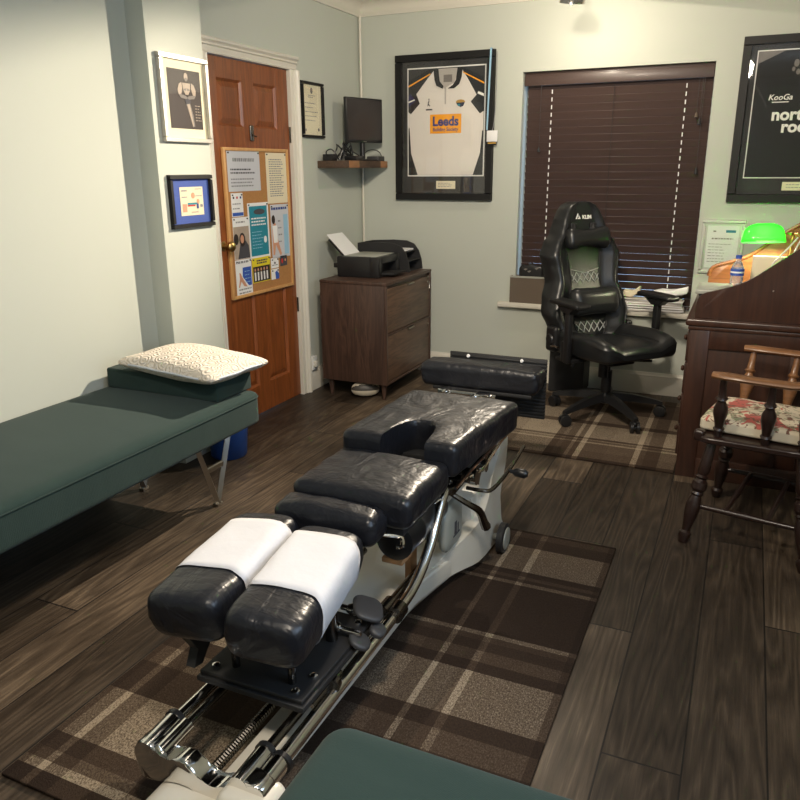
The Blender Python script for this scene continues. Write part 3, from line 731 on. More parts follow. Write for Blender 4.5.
pic('certificate_frame', 'pale silver framed white certificate beside the green lamp', 'certificate', (2.307, 0, .80), EX, EZ, .24, .32, .02, .018, M['silverp'], cert2, mat2=M['silverp'])
# NB: frames on the back wall face -y, so x runs with EX and n = EX x EZ = -EY

# shirt pictures
def shirt_frame(name, label, x0, z0, w, h, inner, light):
    return pic(name, label, 'framed shirt', (x0, 0, z0), EX, EZ, w, h, .047, .036, M['frameblack'], inner, mat2=M['matdark'])
def leeds(t, pp, o, ux, uz, n):
    X0 = .281; Z0 = 1.214
    def q(l): return [(a-X0, b-Z0) for a, b in l]
    pp('mount_edge', M['lettering'], q(rc(.363, .915, 1.372, 2.062)), .0055); pp('shirt_back', M['matdark'], q(rc(.371, .907, 1.380, 2.054)), .0064)
    body = [(.425, 1.381), (.852, 1.381), (.885, 1.52), (.905, 1.66), (.905, 1.80), (.905, 1.83), (.86, 1.88), (.79, 1.99), (.745, 2.045), (.56, 2.045), (.50, 1.98), (.43, 1.90), (.373, 1.83), (.373, 1.70), (.39, 1.52)]
    pp('shirt_body', M['jersey'], q(body), .0072, .004)
    pp('sleeve', M['jerseydk'], q([(.372, 1.985), (.53, 2.048), (.555, 2.048), (.50, 1.985), (.43, 1.90), (.455, 1.84), (.39, 1.775), (.372, 1.79)]), .0074, .0045)
    pp('sleeve', M['jerseydk'], q([(.906, 1.985), (.77, 2.048), (.745, 2.048), (.79, 1.985), (.855, 1.88), (.815, 1.84), (.88, 1.765), (.906, 1.78)]), .0074, .0045)
    pp('sleeve_patch', M['jerseynavy'], q([(.373, 1.89), (.385, 1.905), (.428, 1.858), (.372, 1.82)]), .0121); pp('sleeve_patch', M['lettering'], q([(.374, 1.855), (.415, 1.868), (.42, 1.862), (.374, 1.845)]), .0129)
    pp('sleeve_patch', M['lettering'], q([(.868, 1.90), (.905, 1.885), (.905, 1.868), (.86, 1.888)]), .0121)
    pp('sleeve_stripe', M['orange'], q([(.373, 1.953), (.53, 2.024), (.53, 2.016), (.373, 1.943)]), .0121); pp('sleeve_stripe', M['orange'], q([(.906, 1.953), (.76, 2.024), (.76, 2.016), (.906, 1.943)]), .0121)
    pp('side_panel', M['jerseydk'], q([(.373, 1.68), (.380, 1.69), (.392, 1.52), (.44, 1.382), (.373, 1.382)]), .0121); pp('side_panel', M['jerseydk'], q([(.906, 1.66), (.899, 1.66), (.887, 1.52), (.84, 1.382), (.906, 1.382)]), .0121)
    pp('collar_lining', M['jerseyin'], q([(.575, 2.048), (.735, 2.048), (.70, 1.96), (.665, 1.945), (.63, 1.925), (.60, 1.95)]), .0121)
    pp('collar', M['jerseydk'], q([(.553, 2.048), (.588, 2.048), (.598, 1.972), (.625, 1.942), (.62, 1.925), (.575, 1.945), (.562, 1.98)]), .0129, .003)
    pp('collar', M['jerseydk'], q([(.757, 2.048), (.722, 2.048), (.712, 1.975), (.69, 1.945), (.655, 1.925), (.70, 1.925), (.735, 1.95), (.75, 1.99)]), .0129, .003)
    pp('neck_label', M['greyprint'], q(rc(.625, .685, 1.965, 2.01)), .0133); pp('placket', M['jerseyin'], q([(.632, 1.935), (.644, 1.935), (.644, 1.83), (.634, 1.83)]), .0123)
    pp('sponsor_patch', M['orange'], q(rc(.531, .752, 1.648, 1.768)), .0123)
    text('lettering', 'Leeds', .082, M['navy'], t, o+ux*(.641-X0)+uz*(1.697-Z0)+n*.0135, ux, uz, bold=.0025, thick=.0004, sx=.97)
    text('lettering', 'Building Society', .033, M['navy'], t, o+ux*(.641-X0)+uz*(1.662-Z0)+n*.0135, ux, uz, bold=.0006, thick=.0004, sx=.86)
    pp('crest', M['goldc'], q(ell(.745, 1.84, .032, .015)), .0123); pp('crest', M['navycloth'], q([(.715, 1.835), (.775, 1.838), (.765, 1.815), (.745, 1.808), (.728, 1.818)]), .0127); pp('crest', M['teal'], q(ell(.735, 1.822, .01, .008)), .0136)
    pp('maker_mark', M['ink'], q([(.518, 1.825), (.526, 1.855), (.522, 1.858), (.514, 1.845), (.511, 1.82)]), .0123); pp('maker_mark', M['ink'], q([(.520, 1.838), (.532, 1.822), (.526, 1.820), (.516, 1.832)]), .0131); pp('maker_mark', M['ink'], q(ell(.522, 1.864, .004, .005)), .0131); pp('maker_mark', M['ink'], q(rc(.500, .546, 1.795, 1.804)), .0123)
    pp('plaque', M['matcream'], q(rc(.576, .715, 1.290, 1.342)), .0060); bm = B(); lines(bm, o+n*.0070, ux, uz, .59-X0, .70-X0, 1.325-Z0, 1.303-Z0, 3, .004); finish('print_lines', bm, M['inkgrey'], t, smooth=False)
shirt_frame('framed_shirt', 'black framed white rugby shirt with amber chest patch, hanging beside the blind', .281, 1.214, .696, .931, leeds, True)
def rock(t, pp, o, ux, uz, n):
    X0 = 2.42; Z0 = 1.222
    def q(l): return [(a-X0, b-Z0) for a, b in l]
    pp('mount_edge', M['lettering'], q(rc(2.497, 3.043, 1.357, 2.040)), .0055); pp('shirt_back', M['greyprint'], q(rc(2.503, 3.037, 1.363, 2.034)), .0064)
    pp('shirt_body', M['jerseydk'], q([(2.504, 1.364), (3.036, 1.364), (3.036, 1.97), (2.90, 2.033), (2.64, 2.033), (2.504, 1.97)]), .0072, .004)
    pp('sleeve_fold', M['blackm'], q([(2.504, 1.86), (2.512, 1.86), (2.58, 1.74), (2.572, 1.74)]), .0115)
    text('lettering', 'northern', .088, M['lettering'], t, o+ux*(2.606-X0)+uz*(1.672-Z0)+n*.0125, ux, uz, 'LEFT', bold=.003, thick=.0004)
    text('lettering', 'rock', .088, M['lettering'], t, o+ux*(2.662-X0)+uz*(1.607-Z0)+n*.0125, ux, uz, 'LEFT', bold=.003, thick=.0004)
    text('lettering', 'KooGa', .042, M['lettering'], t, o+ux*(2.640-X0)+uz*(1.778-Z0)+n*.0125, ux, uz, 'CENTER', bold=.0006, thick=.0004, shear=.2)
    pp('logo_underline', M['lettering'], q(rc(2.60, 2.685, 1.764, 1.769)), .0122)
    for dx, dz, r_ in ((0, 0, .013), (.012, -.045, .01), (-.012, -.03, .008)): pp('badge', M['greyprint'], q(ell(2.70+dx, 1.965+dz, r_, r_*1.5)), .0122)
    pp('plaque', M['matcream'], q(rc(2.708, 2.84, 1.290, 1.337)), .0060); bm = B(); lines(bm, o+n*.0070, ux, uz, 2.73-X0, 2.82-X0, 1.32-Z0, 1.305-Z0, 2, .004); finish('print_lines', bm, M['inkgrey'], t, smooth=False)
shirt_frame('framed_shirt', 'black framed black shirt with white lettering above the desk lamp', 2.42, 1.222, .70, .893, rock, False)
# lanyard on the shirt frame
t = thing('lanyard', 'pale lanyard with white badge hung over the shirt frame corner', 'lanyard', (.965, -.04, 1.57))
bm = B()
prism(bm, [(.935, 1.66), (.945, 1.66), (.960, 2.150), (.948, 2.150)], -.0405, -.0385, 'y'); box(bm, .948, .960, -.0405, -.01, 2.1455, 2.1475)
finish('strap', bm, M['lightblue'], t)
bm = B(); tube(bm, [(.985, -.012, 2.13), (.987, -.014, 1.9), (.985, -.03, 1.72), (.978, -.045, 1.655)], .0025, 6, smoothn=5); finish('cord', bm, M['inkgrey'], t)
bm = B(); box(bm, .942, 1.015, -.048, -.044, 1.588, 1.656, .001); finish('badge', bm, M['paper'], t)
bm = B(); box(bm, .948, 1.010, -.0475, -.0445, 1.566, 1.587, .001); box(bm, .951, 1.007, -.0482, -.0475, 1.575, 1.583, mi=1); finish('badge_clip', bm, [M['black'], M['goldc']], t)

# ------------------------------------------------------------------ corner shelf with monitor
t = thing('wall_shelf', 'rustic dark wooden shelf with paler patches in the room corner', 'shelf', (.11, -.31, 1.43))
bm = B(); box(bm, .001, .22, -.62, -.034, 1.43, 1.475, .004); finish('board', bm, M['rustic'], t)
bm = B(); box(bm, .214, .2225, -.60, -.46, 1.431, 1.474, .001); box(bm, .214, .2225, -.14, -.036, 1.431, 1.474, .001); finish('pale_block', bm, M['rusticl'], t)
mt = thing('monitor', 'small black flat screen monitor standing on the corner shelf', 'monitor', (.150, -.250, 1.475), -math.radians(18))
bm = B(); box(bm, -.012, .012, -.17, .17, .115, .395, .005); finish('screen_housing', bm, M['black'], mt, local=True)
def screenm():
    t_ = NT('dim_screen'); t_.set('Base Color', (.03, .026, .026, 1)); t_.set('Roughness', .25); return t_.m
bm = B(); box(bm, .0121, .0128, -.158, .158, .133, .383); finish('screen', bm, screenm(), mt, local=True)
bm = B(); cyl(bm, (-.014, 0, .01), (-.014, 0, .2), .018); box(bm, -.065, .05, -.08, .08, .0005, .012, .004); finish('stand', bm, M['black'], mt, local=True)
bm = B(); box(bm, .012, .0132, -.015, .015, .12, .125); finish('brand_plate', bm, M['steel'], mt, local=True)
bm = B(); box(bm, .12, .205, -.15, -.045, 1.4755, 1.506, .003); single('set_top_box', bm, M['dark'], 'grey flat electronic box at the back end of the corner shelf', 'box', (.15, -.12, 1.4755))
bm = B(); box(bm, .11, .20, -.46, -.36, 1.4755, 1.505, .003); single('media_box', bm, M['black'], 'flat black box just left of the monitor stand on the corner shelf', 'box', (.155, -.41, 1.4755))
bm = B(); box(bm, .03, .10, -.60, -.53, 1.4755, 1.515, .004); single('power_adapter', bm, M['black'], 'black power adapter at the near end of the corner shelf', 'adapter', (.065, -.565, 1.4755))
def wires(name, label, pts_list, r, mat, loc, cat='cable'):
    bm = B()
    for pts in pts_list: tube(bm, pts, r, 6, smoothn=6)
    return single(name, bm, mat, label, cat, loc)
cabs = []
for k in range(9):
    a = V((.05+random.random()*.1, -.58+random.random()*.12, 1.482)); b = V((.06+random.random()*.1, -.42+random.random()*.14, 1.485))
    cabs.append([a, a+V((.02, .03, .03+.05*random.random())), (a+b)/2+V((random.uniform(-.02, .04), 0, .03+.08*random.random())), b+V((0, 0, .02)), b])
cabs.append([(.06, -.60, 1.50), (.065, -.61, 1.53), (.07, -.56, 1.545), (.08, -.52, 1.52), (.09, -.50, 1.484)])
cabs.append([(.08, -.44, 1.484), (.07, -.43, 1.53), (.08, -.40, 1.57), (.085, -.36, 1.60)])
wires('tangled_cables', 'tangled black cables heaped behind and left of the monitor', cabs, .0042, M['black'], (.08, -.5, 1.4755))
wires('loop_cable', 'thin black cable looping over the grey box end of the shelf', [[(.12, -.21, 1.508), (.14, -.18, 1.54), (.16, -.12, 1.548), (.18, -.07, 1.53), (.19, -.045, 1.482)]], .003, M['black'], (.15, -.12, 1.48))

# ------------------------------------------------------------------ filing cabinet, printer, tray
cb = thing('filing_cabinet', 'walnut two-drawer filing cabinet on tapered legs beside the door', 'cabinet', (.36, -.49, 0))
bm = B(); box(bm, .126, .575, -.86, -.13, .107, .738, .003); box(bm, .126, .593, -.865, -.125, .738, .757, .003)
box(bm, .575, .592, -.86, -.842, .107, .738, .002); box(bm, .575, .592, -.148, -.13, .107, .738, .002); box(bm, .575, .592, -.842, -.148, .107, .122, .002); box(bm, .575, .592, -.842, -.148, .424, .436, .002)
finish('body', bm, M['walnut'], cb)
for z0, z1 in ((.125, .421), (.439, .715)):
    bm = B(); box(bm, .576, .588, -.838, -.152, z0, z1, .002); dr = finish('drawer', bm, M['walnuty'], cb)
    bm = B(); box(bm, .588, .600, -.53, -.44, z1-.010, z1-.002, .001); finish('handle', bm, M['steel'], dr)
    bm = B(); cyl(bm, (.588, -.185, z1-.035), (.593, -.185, z1-.035), .008); finish('lock', bm, M['steel'], dr)
bm = B(); cyl(bm, (.594, -.20, .715), (.60, -.20, .715), .007); tube(bm, [(.598, -.185, .68), (.60, -.18, .655), (.602, -.188, .635)], .004, 6); finish('keys', bm, M['steel'], cb)
for x in (.165, .548):
    for y in (-.815, -.17):
        bm = B(); cyl(bm, (x, y, .1075), (x, y, 0), .020, .010, 4 if False else 16); finish('leg', bm, M['walnut'], cb)
pr = thing('printer', 'black inkjet printer on the walnut cabinet, output tray towards the room', 'printer', (.31, -.55, .757))
bm = B()
x0, x1, y0, y1, z0, z1 = .165, .465, -.70, -.37, .7575, .887
box(bm, x0, x1-.06, y0, y1, z0, z1, .008); box(bm, x1-.07, x1, y0, y0+.05, z0, z1, .008); box(bm, x1-.07, x1, y1-.05, y1, z0, z1, .008); box(bm, x1-.07, x1, y0+.03, y1-.03, z1-.045, z1, .006)
box(bm, x1-.07, x1-.005, y0+.03, y1-.03, z0, z0+.012, .003)
finish('body', bm, M['black'], pr)
bm = B(); box(bm, x0+.04, x1-.03, y0+.03, y1-.03, z1-.0005, z1+.004, .002); finish('scanner_lid', bm, M['greybox'], pr)
bm = B(); prism(bm, [(x1-.06, z0+.013), (x1+.075, z0+.018), (x1+.078, z0+.030), (x1-.06, z0+.02)], y0+.07, y1-.07, 'y'); finish('output_tray', bm, M['blackm'], pr)
bm = B(); prism(bm, [(x0+.03, z1-.02), (x0+.042, z1-.025), (x0-.085, z1+.10), (x0-.095, z1+.095)], y0+.06, y1-.05, 'y'); finish('paper_support', bm, M['black'], pr)
bm = B(); box(bm, x0-.03, x0+.002, y0+.01, y0+.045, z0+.055, z0+.085, .004); finish('side_knob', bm, M['black'], pr)
bm = B(); prism(bm, [(x0+.044, z1-.020), (x0+.046, z1-.018), (x0-.104, z1+.128), (x0-.106, z1+.126)], y0+.065, y1-.055, 'y')
single('paper_sheet', bm, M['paper'], 'white paper standing in the feed of the printer', 'paper', (x0, -.54, z1+.02))
lt = thing('letter_tray', 'black letter tray with curved sides behind the printer', 'tray', (.33, -.215, .757))
side = [(.13, .7575), (.13, .94), (.30, .948), (.40, .945), (.455, .925), (.49, .88), (.51, .82), (.518, .7575)]
for yy in (-.335, -.115):
    bm = B(); prism(bm, side, yy, yy+.012, 'y'); finish('side_panel', bm, M['blackm'], lt)
bm = B(); box(bm, .13, .14, -.323, -.115, .7575, .94); finish('back_panel', bm, M['blackm'], lt)
for z in (.7580, .825, .88):
    bm = B(); box(bm, .14, .505 if z < .85 else .47, -.323, -.115, z, z+.006); finish('shelf', bm, M['blackm'], lt)
bm = B(); box(bm, .19, .455, -.315, -.122, .887, .896); single('paper_stack', bm, M['paper'], 'white papers on the top level of the black letter tray', 'papers', (.33, -.22, .887))
# rugby ball
bl_ = thing('rugby_ball', 'white and black rugby ball on the floor under the walnut cabinet', 'ball', (.405, -.80, 0))
bm = B(); t_ = bmesh.new(); bmesh.ops.create_uvsphere(t_, u_segments=32, v_segments=20, radius=1)
for f in t_.faces:
    cc = f.calc_center_median(); a = math.atan2(cc.y, cc.z) % (2*PI); f.material_index = 1 if int(a/(PI/4)) % 2 == 0 else 0
for v in t_.verts: v.co = V((v.co.x*.105*(1-.12*v.co.x**2), v.co.y*.052, v.co.z*.052))
t_.transform(Matrix.Translation((.405, -.80, .0525)) @ Matrix.Rotation(.5, 4, 'Z'))
me = bpy.data.meshes.new('b'); t_.to_mesh(me); t_.free(); bm.from_mesh(me)
bpy.data.meshes.remove(me)
finish('ball_skin', bm, [plain('ball_white', (.55, .50, .40, 1), .5), plain('ball_black', (.05, .045, .04, 1), .5)], bl_)
sk = thing('wall_socket', 'white double socket on the wall just right of the door frame', 'socket', (0, -.795, .13))
bm = B(); box(bm, .0005, .032, -.825, -.765, .145, .235, .004); finish('box', bm, M['white'], sk)
bm = B(); box(bm, .0325, .05, -.815, -.785, .165, .205, .004); finish('plug', bm, M['trim'], sk)

# ------------------------------------------------------------------ sill things, floor box
bx_ = thing('storage_box', 'grey-brown box on the left end of the window sill', 'box', (1.25, .0, WZ0))
bm = B(); y0, y1 = -.045, .018
box(bm, 1.133, 1.368, y0, y0+.004, .549, .728); box(bm, 1.133, 1.368, y1-.004, y1, .549, .728); box(bm, 1.133, 1.137, y0+.004, y1-.004, .549, .728); box(bm, 1.364, 1.368, y0+.004, y1-.004, .549, .728); box(bm, 1.137, 1.364, y0+.004, y1-.004, .549, .552)
finish('carton', bm, M['kraft'], bx_)
bm = B(); box(bm, 1.131, 1.370, y0-.002, y0+.002, .718, .730); finish('rim', bm, M['greybox'], bx_)
bm = B(); rbox(bm, (1.27, -.012, .745), (.085, .022, .065), .02, 4, lambda u, p: V((p.x, p.y, p.z*(1-.3*u.x*u.x+.12*math.cos(u.x*9)))));
for gx_, gz_ in ((1.235, .775), (1.26, .762), (1.31, .782)): prism(bm, [(gx_-.014, gz_), (gx_, gz_-.008), (gx_+.014, gz_+.004), (gx_, gz_+.006)], -.0365, -.033, 'y', mi=1)
 
single('game_controller', bm, [M['black'], M['greyprint']], 'black glossy gadget with pale marks sticking out of the sill box', 'gadget', (1.26, -.012, .65))
bm = B()
for k in range(11):
    dx, dy, a = random.uniform(-.012, .012), random.uniform(-.006, .006), random.uniform(-.05, .05)
    box(bm, -.175, .175, -.05, .05, 0, .0068, .002, mi=k % 2, mat=Matrix.Translation((2.07+dx, -.012+dy, .549+k*.0072)) @ Matrix.Rotation(a, 4, 'Z'))
single('newspaper_stack', bm, [M['brownpaper'], M['paper']], 'pile of folded newspapers on the window sill behind the far armrest', 'newspapers', (2.07, 0, .549))
bm = B()
def crump(u, p): p.z += .02*noise.noise(V((p.x*14, p.y*14, 5)))+(.03*max(0, u.x)**2); return p
rbox(bm, (2.16, -.01, .664), (.105, .045, .022), .012, 8, crump, mat=Matrix.Identity(4))
single('crumpled_papers', bm, M['paper'], 'crumpled white papers lying on top of the newspaper pile', 'papers', (2.16, -.01, .64))
bm = B(); rbox(bm, (1.93, -.015, .653), (.05, .035, .018), .008, 6, crump); single('leaflet_pile', bm, M['papercream'], 'small pile of pale leaflets at the left end of the newspaper pile', 'leaflets', (1.93, -.015, .63))
bm = B(); prism(bm, [(1.475, -.03), (1.70, -.03), (1.70, -.24), (1.475, -.24)], .0122, .375, 'z', .006); single('floor_bin', bm, M['blackm'], 'black square bin on the floor behind the swivel chair', 'bin', (1.59, -.13, .011))

# ------------------------------------------------------------------ roll-top desk
dk = thing('rolltop_desk', 'dark mahogany roll-top desk against the right wall', 'desk', (2.8, -.85, 0))
DX0, DX1, DYN, DYF = 2.372, 3.22, -1.38, -.28
scv = [(2.385, .765), (2.384, .82), (2.392, .855), (2.412, .876), (2.445, .888), (2.516, .912), (2.592, .947), (2.664, 1.003), (2.716, 1.045), (2.769, 1.086), (2.84, 1.13), (2.93, 1.16), (3.05, 1.175), (3.2, 1.175), (3.2, .765)]
def cr(pts, n=4):
    out = []
    for i in range(len(pts)-1):
        p0 = V(pts[max(i-1, 0)]+(0,)); p1 = V(pts[i]+(0,)); p2 = V(pts[i+1]+(0,)); p3 = V(pts[min(i+2, len(pts)-1)]+(0,))
        for k in range(n):
            s = k/n; q = .5*((2*p1)+(-p0+p2)*s+(2*p0-5*p1+4*p2-p3)*s*s+(-p0+3*p1-3*p2+p3)*s**3); out.append((q.x, q.y))
    return out+[pts[-1]]
sc2 = cr(scv[:14])+[scv[14]]
bm = B(); prism(bm, sc2, DYN+.01, DYN+.032, 'y', .003); finish('side_panel', bm, M['deskwood'], dk)
bm = B(); prism(bm, sc2, DYF-.03, DYF-.01, 'y', .003); finish('side_panel', bm, M['deskfar'], dk)
bm = B(); tube(bm, [(a, DYF-.032, b+.004) for a, b in sc2[4:48]], .010, 8); finish('edge_moulding', bm, M['deskfar'], dk)
bm = B()
box(bm, DX0, DX1, DYN, DYN+.025, .0, .733, .002); box(bm, DX0, DX1, DYF-.025, DYF, 0, .733, .002); box(bm, DX0+.5, DX1, DYN+.025, DYF-.025, .1, .733)
for (a0, a1, b0, b1) in ((DX0, DX0+.085, .0, .733), (DX0+.085, DX1, .63, .733), (DX0+.085, DX1, .0, .10), (DX0+.42, DX0+.50, .10, .63)):
    box(bm, a0, a1, DYN-.010, DYN, b0, b1, .003)
box(bm, DX0+.01, DX0+.5, DYN+.025, DYN+.42, .06, .72); box(bm, DX0+.01, DX0+.5, DYF-.42, DYF-.025, .06, .72)
finish('carcass', bm, M['deskwood'], dk)
bm = B(); box(bm, DX0-.022, DX1, DYN-.024, DYF+.01, .733, .765, .008, seg=3); box(bm, DX0-.010, DX1, DYN-.016, DYF+.005, .715, .733, .004); finish('desk_top', bm, M['deskwood'], dk)
bm = B(); cyl(bm, (2.69, DYN+.008, .905), (2.69, DYN+.011, .905), .0035, n=10); finish('screw_cap', bm, M['steel'], dk)
for y0 in (DYN+.04, DYF-.41):
    for k in range(4):
        z = .09+k*.155; bm = B(); box(bm, DX0-.012, DX0+.012, y0, y0+.37, z, z+.145, .004); d_ = finish('drawer', bm, M['deskwood'], dk)
        bm = B(); lathe(bm, (DX0-.012, y0+.185, z+.075), (DX0-.036, y0+.185, z+.075), [(0, .008), (.3, .007), (.6, .015), (1, .010)], 12); finish('knob', bm, M['deskwood'], d_)
bm = B(); box(bm, 3.15, 3.2, DYN+.032, DYF-.03, .765, 1.17); box(bm, 2.98, 3.15, DYN+.05, DYF-.05, 1.13, 1.15); finish('back_panel', bm, M['deskfar'], dk)
bm = B()
for z in (.86, .96, 1.05): box(bm, 2.95, 3.15, DYN+.032, DYF-.03, z, z+.008)
for k in range(7): y = DYN+.05+k*.165; box(bm, 2.95, 3.15, y, y+.008, .765, 1.13)
finish('pigeonholes', bm, M['deskfar'], dk)

gb = thing('document_case', 'pale grey flat case on the desk top under the water bottle', 'case', (2.47, -.93, .765))
bm = B(); box(bm, 2.375, 2.60, -1.02, -.76, .7655, .824, .003); finish('case_base', bm, M['black'], gb)
bm = B(); box(bm, 2.358, 2.60, -1.03, -.75, .8242, .845, .004); finish('case_lid', bm, M['greybox'], gb)
bt = thing('water_bottle', 'small clear water bottle with blue cap and label standing on the grey case', 'bottle', (2.535, -.80, .845))
bm = B(); lathe(bm, (2.535, -.80, .846), (2.535, -.80, .985), [(0, .026), (.03, .031), (.1, .029), (.16, .031), (.3, .029), (.55, .031), (.66, .028), (.8, .019), (.88, .012), (.98, .012)], 24); finish('bottle_body', bm, M['bottle'], bt)
bm = B(); lathe(bm, (2.535, -.80, .895), (2.535, -.80, .928), [(0, .0325), (1, .0325)], 24, cap=False); finish('label', bm, M['blueprint'], bt)
bm = B(); lathe(bm, (2.535, -.80, .908), (2.535, -.80, .916), [(0, .0329), (1, .0329)], 24, cap=False); finish('label_band', bm, M['paper'], bt)
bm = B(); lathe(bm, (2.535, -.80, .979), (2.535, -.80, .995), [(0, .015), (1, .0145)], 20); finish('cap', bm, M['blueprint'], bt)
bm = B(); box(bm, 2.60, 2.76, -.62, -.58, .7655, .975, .003, mat=Matrix.Identity(4)); single('folder', bm, M['papercream'], 'cream folder standing on the desk behind the water bottle', 'folder', (2.68, -.6, .765))
for k, (m, l_) in enumerate((('goldc', 'gold striped book spine standing beside the cream folder'), ('paper', 'thin white book standing right of the gold book'), ('greencloth', 'green book standing right of the thin white book'))):
    bm = B(); box(bm, 2.765+k*.020, 2.782+k*.020, -.72, -.58, .7655, .955-.01*k, .002); single('book', bm, M[m], l_, 'book', (2.77+k*.02, -.65, .765), 'books on the roll-top desk')
bm = B(); rbox(bm, (2.80, -.92, .90), (.075, .07, .075), .04, 5, lambda u, p: p+V((0, 0, .018*noise.noise(p*22)))); rbox(bm, (2.80, -.92, .80), (.08, .075, .035), .02, 3)
single('cloth_bundle', bm, M['navycloth'], 'crumpled navy cloth heap on the desk below the lamp', 'cloth', (2.80, -.92, .766))
bm = B(); rbox(bm, (2.875, -.62, 1.03), (.06, .07, .085), .03, 6, lambda u, p: p+V((0, 0, .02*noise.noise(p*26)))); box(bm, 2.82, 2.93, -.68, -.56, .7655, .96)
single('cloth_bag', bm, M['greencloth'], 'pale sage fabric bag on the desk at the right edge of the view', 'bag', (2.875, -.62, .766))
wires('white_cable', 'white cables hanging over the desk from the lamp', [[(2.80, -.55, 1.07), (2.76, -.60, 1.02), (2.72, -.66, .975), (2.69, -.70, .93), (2.67, -.72, .77)], [(2.815, -.55, 1.06), (2.79, -.62, 1.0), (2.79, -.66, .94), (2.81, -.7, .90), (2.82, -.76, .77)]], .0045, M['wire'], (2.75, -.6, .77))
wires('black_cable', 'black cable draped beside the sage bag on the desk', [[(2.80, -.72, .95), (2.83, -.74, 1.0), (2.86, -.73, 1.04), (2.90, -.72, 1.08), (2.94, -.70, 1.05)]], .006, M['black'], (2.85, -.73, .95))
# banker's lamp
lp = thing('bankers_lamp', 'lit banker\'s lamp with bright green glass shade on the desk', 'lamp', (2.73, -.42, .765))
lx, ly, lz = 2.640, -.46, 1.078
bm = B(); n1, n2 = 18, 14; G = []
for i in range(n1+1):
    s = -1+2*i/n1; e = max(0, 1-abs(s)**3.2)**.45; row = []
    for j in range(n2+1):
        a = PI*j/n2; row.append(bm.verts.new((lx+s*.108, ly-math.cos(a)*.070*(.25+.75*e), lz-.045+math.sin(a)*.100*(.12+.88*e))))
    G.append(row)
for i in range(n1):
    for j in range(n2): bm.faces.new((G[i][j], G[i+1][j], G[i+1][j+1], G[i][j+1]))
for v in bm.verts: v.co = Matrix.Translation((lx, ly, lz)) @ Matrix.Rotation(-.04, 4, 'Y') @ Matrix.Rotation(-.15, 4, 'X') @ Matrix.Translation((-lx, -ly, -lz)) @ v.co
sh = finish('shade', bm, M['shade'], lp)
sd = sh.modifiers.new('s', 'SOLIDIFY'); sd.thickness = .002
bm = B(); cyl(bm, (2.585, ly, 1.088), (2.70, ly, 1.088), .011, n=12); finish('bulb', bm, M['bulb'], lp)
bm = B()
lathe(bm, (2.78, -.42, .7655), (2.78, -.42, .80), [(0, .075), (.4, .072), (.7, .03), (1, .012)], 24); cyl(bm, (2.78, -.42, .79), (2.78, -.42, 1.05), .006); tube(bm, [(2.78, -.42, 1.05), (2.785, -.43, 1.075), (2.775, -.455, 1.085), (2.755, ly, 1.084)], .006, 8, smoothn=4)
lathe(bm, (2.76, ly, 1.083), (2.80, ly, 1.083), [(0, .006), (.3, .012), (.6, .006), (1, .009)], 12)
finish('stand', bm, M['brass'], lp)

# ------------------------------------------------------------------ swivel chair (local +x = forward)
gc = thing('gaming_chair', 'black leatherette racing-style swivel chair in front of the window', 'chair', (1.905, -.63, .011), math.radians(-42))
def F(nm, bm, m, p=None): return finish(nm, bm, m, p or gc, local=True)
bm = B(); lathe(bm, (0, 0, .085), (0, 0, .15), [(0, .03), (.1, .042), (.8, .042), (1, .032)], 24)
for a in (208, 280, 352, 64, 136):
    ca, sa = math.cos(math.radians(a)), math.sin(math.radians(a))
    t_ = bmesh.new(); secs = [(.03, .026, .10, .15), (.15, .023, .095, .138), (.27, .019, .080, .110), (.335, .016, .070, .090)]
    rings = [[t_.verts.new((r, -w, z0)), t_.verts.new((r, w, z0)), t_.verts.new((r, w*.7, z1)), t_.verts.new((r, -w*.7, z1))] and [t_.verts.new(q) for q in ((r, -w, z0), (r, w, z0), (r, w*.7, z1), (r, -w*.7, z1))] for r, w, z0, z1 in secs]
    for q0, q1 in zip(rings, rings[1:]):
        for k in range(4): t_.faces.new((q0[k], q0[(k+1) % 4], q1[(k+1) % 4], q1[k]))
    t_.faces.new(rings[0]); t_.faces.new(rings[-1]); bmesh.ops.delete(t_, geom=[v for v in t_.verts if not v.link_faces], context='VERTS')
    absorb(bm, t_, 0, Matrix.Rotation(math.radians(a), 4, 'Z'))
star = F('star_base', bm, M['black'])
for a in (208, 280, 352, 64, 136):
    ca, sa = math.cos(math.radians(a)), math.sin(math.radians(a)); ox, oy = ca*.325, sa*.325; bm = B()
    d = V((-sa, ca, 0)).normalized(); d = V((math.cos(math.radians(a+65)), math.sin(math.radians(a+65)), 0)); p = V((ox, oy, .0330))
    for s in (-1, 1): lathe(bm, p+d*s*.008, p+d*s*.026, [(0, .026), (.1, .0325), (.9, .0325), (1, .026)], 20)
    cyl(bm, p-d*.008, p+d*.008, .012); rbox(bm, p+V((0, 0, .022)), (.02, .02, .012), .01, 2); cyl(bm, (ox, oy, .045), (ox, oy, .078), .007)
    F('caster', bm, M['black'])
bm = B(); cyl(bm, (0, 0, .14), (0, 0, .28), .030, n=20); cyl(bm, (0, 0, .28), (0, 0, .36), .018, n=16); F('gas_column', bm, M['black'])
bm = B(); box(bm, -.13, .13, -.09, .09, .335, .375, .012); box(bm, -.2, .2, -.13, -.10, .365, .385); box(bm, -.2, .2, .10, .13, .365, .385); cyl(bm, (.02, -.045, .25), (.02, -.045, .335), .028)
tube(bm, [(-.05, -.09, .35), (-.07, -.17, .345), (-.08, -.19, .30)], .010, 8); tube(bm, [(.10, .09, .35), (.14, .2, .345)], .007, 8); F('tilt_mechanism', bm, M['black'])
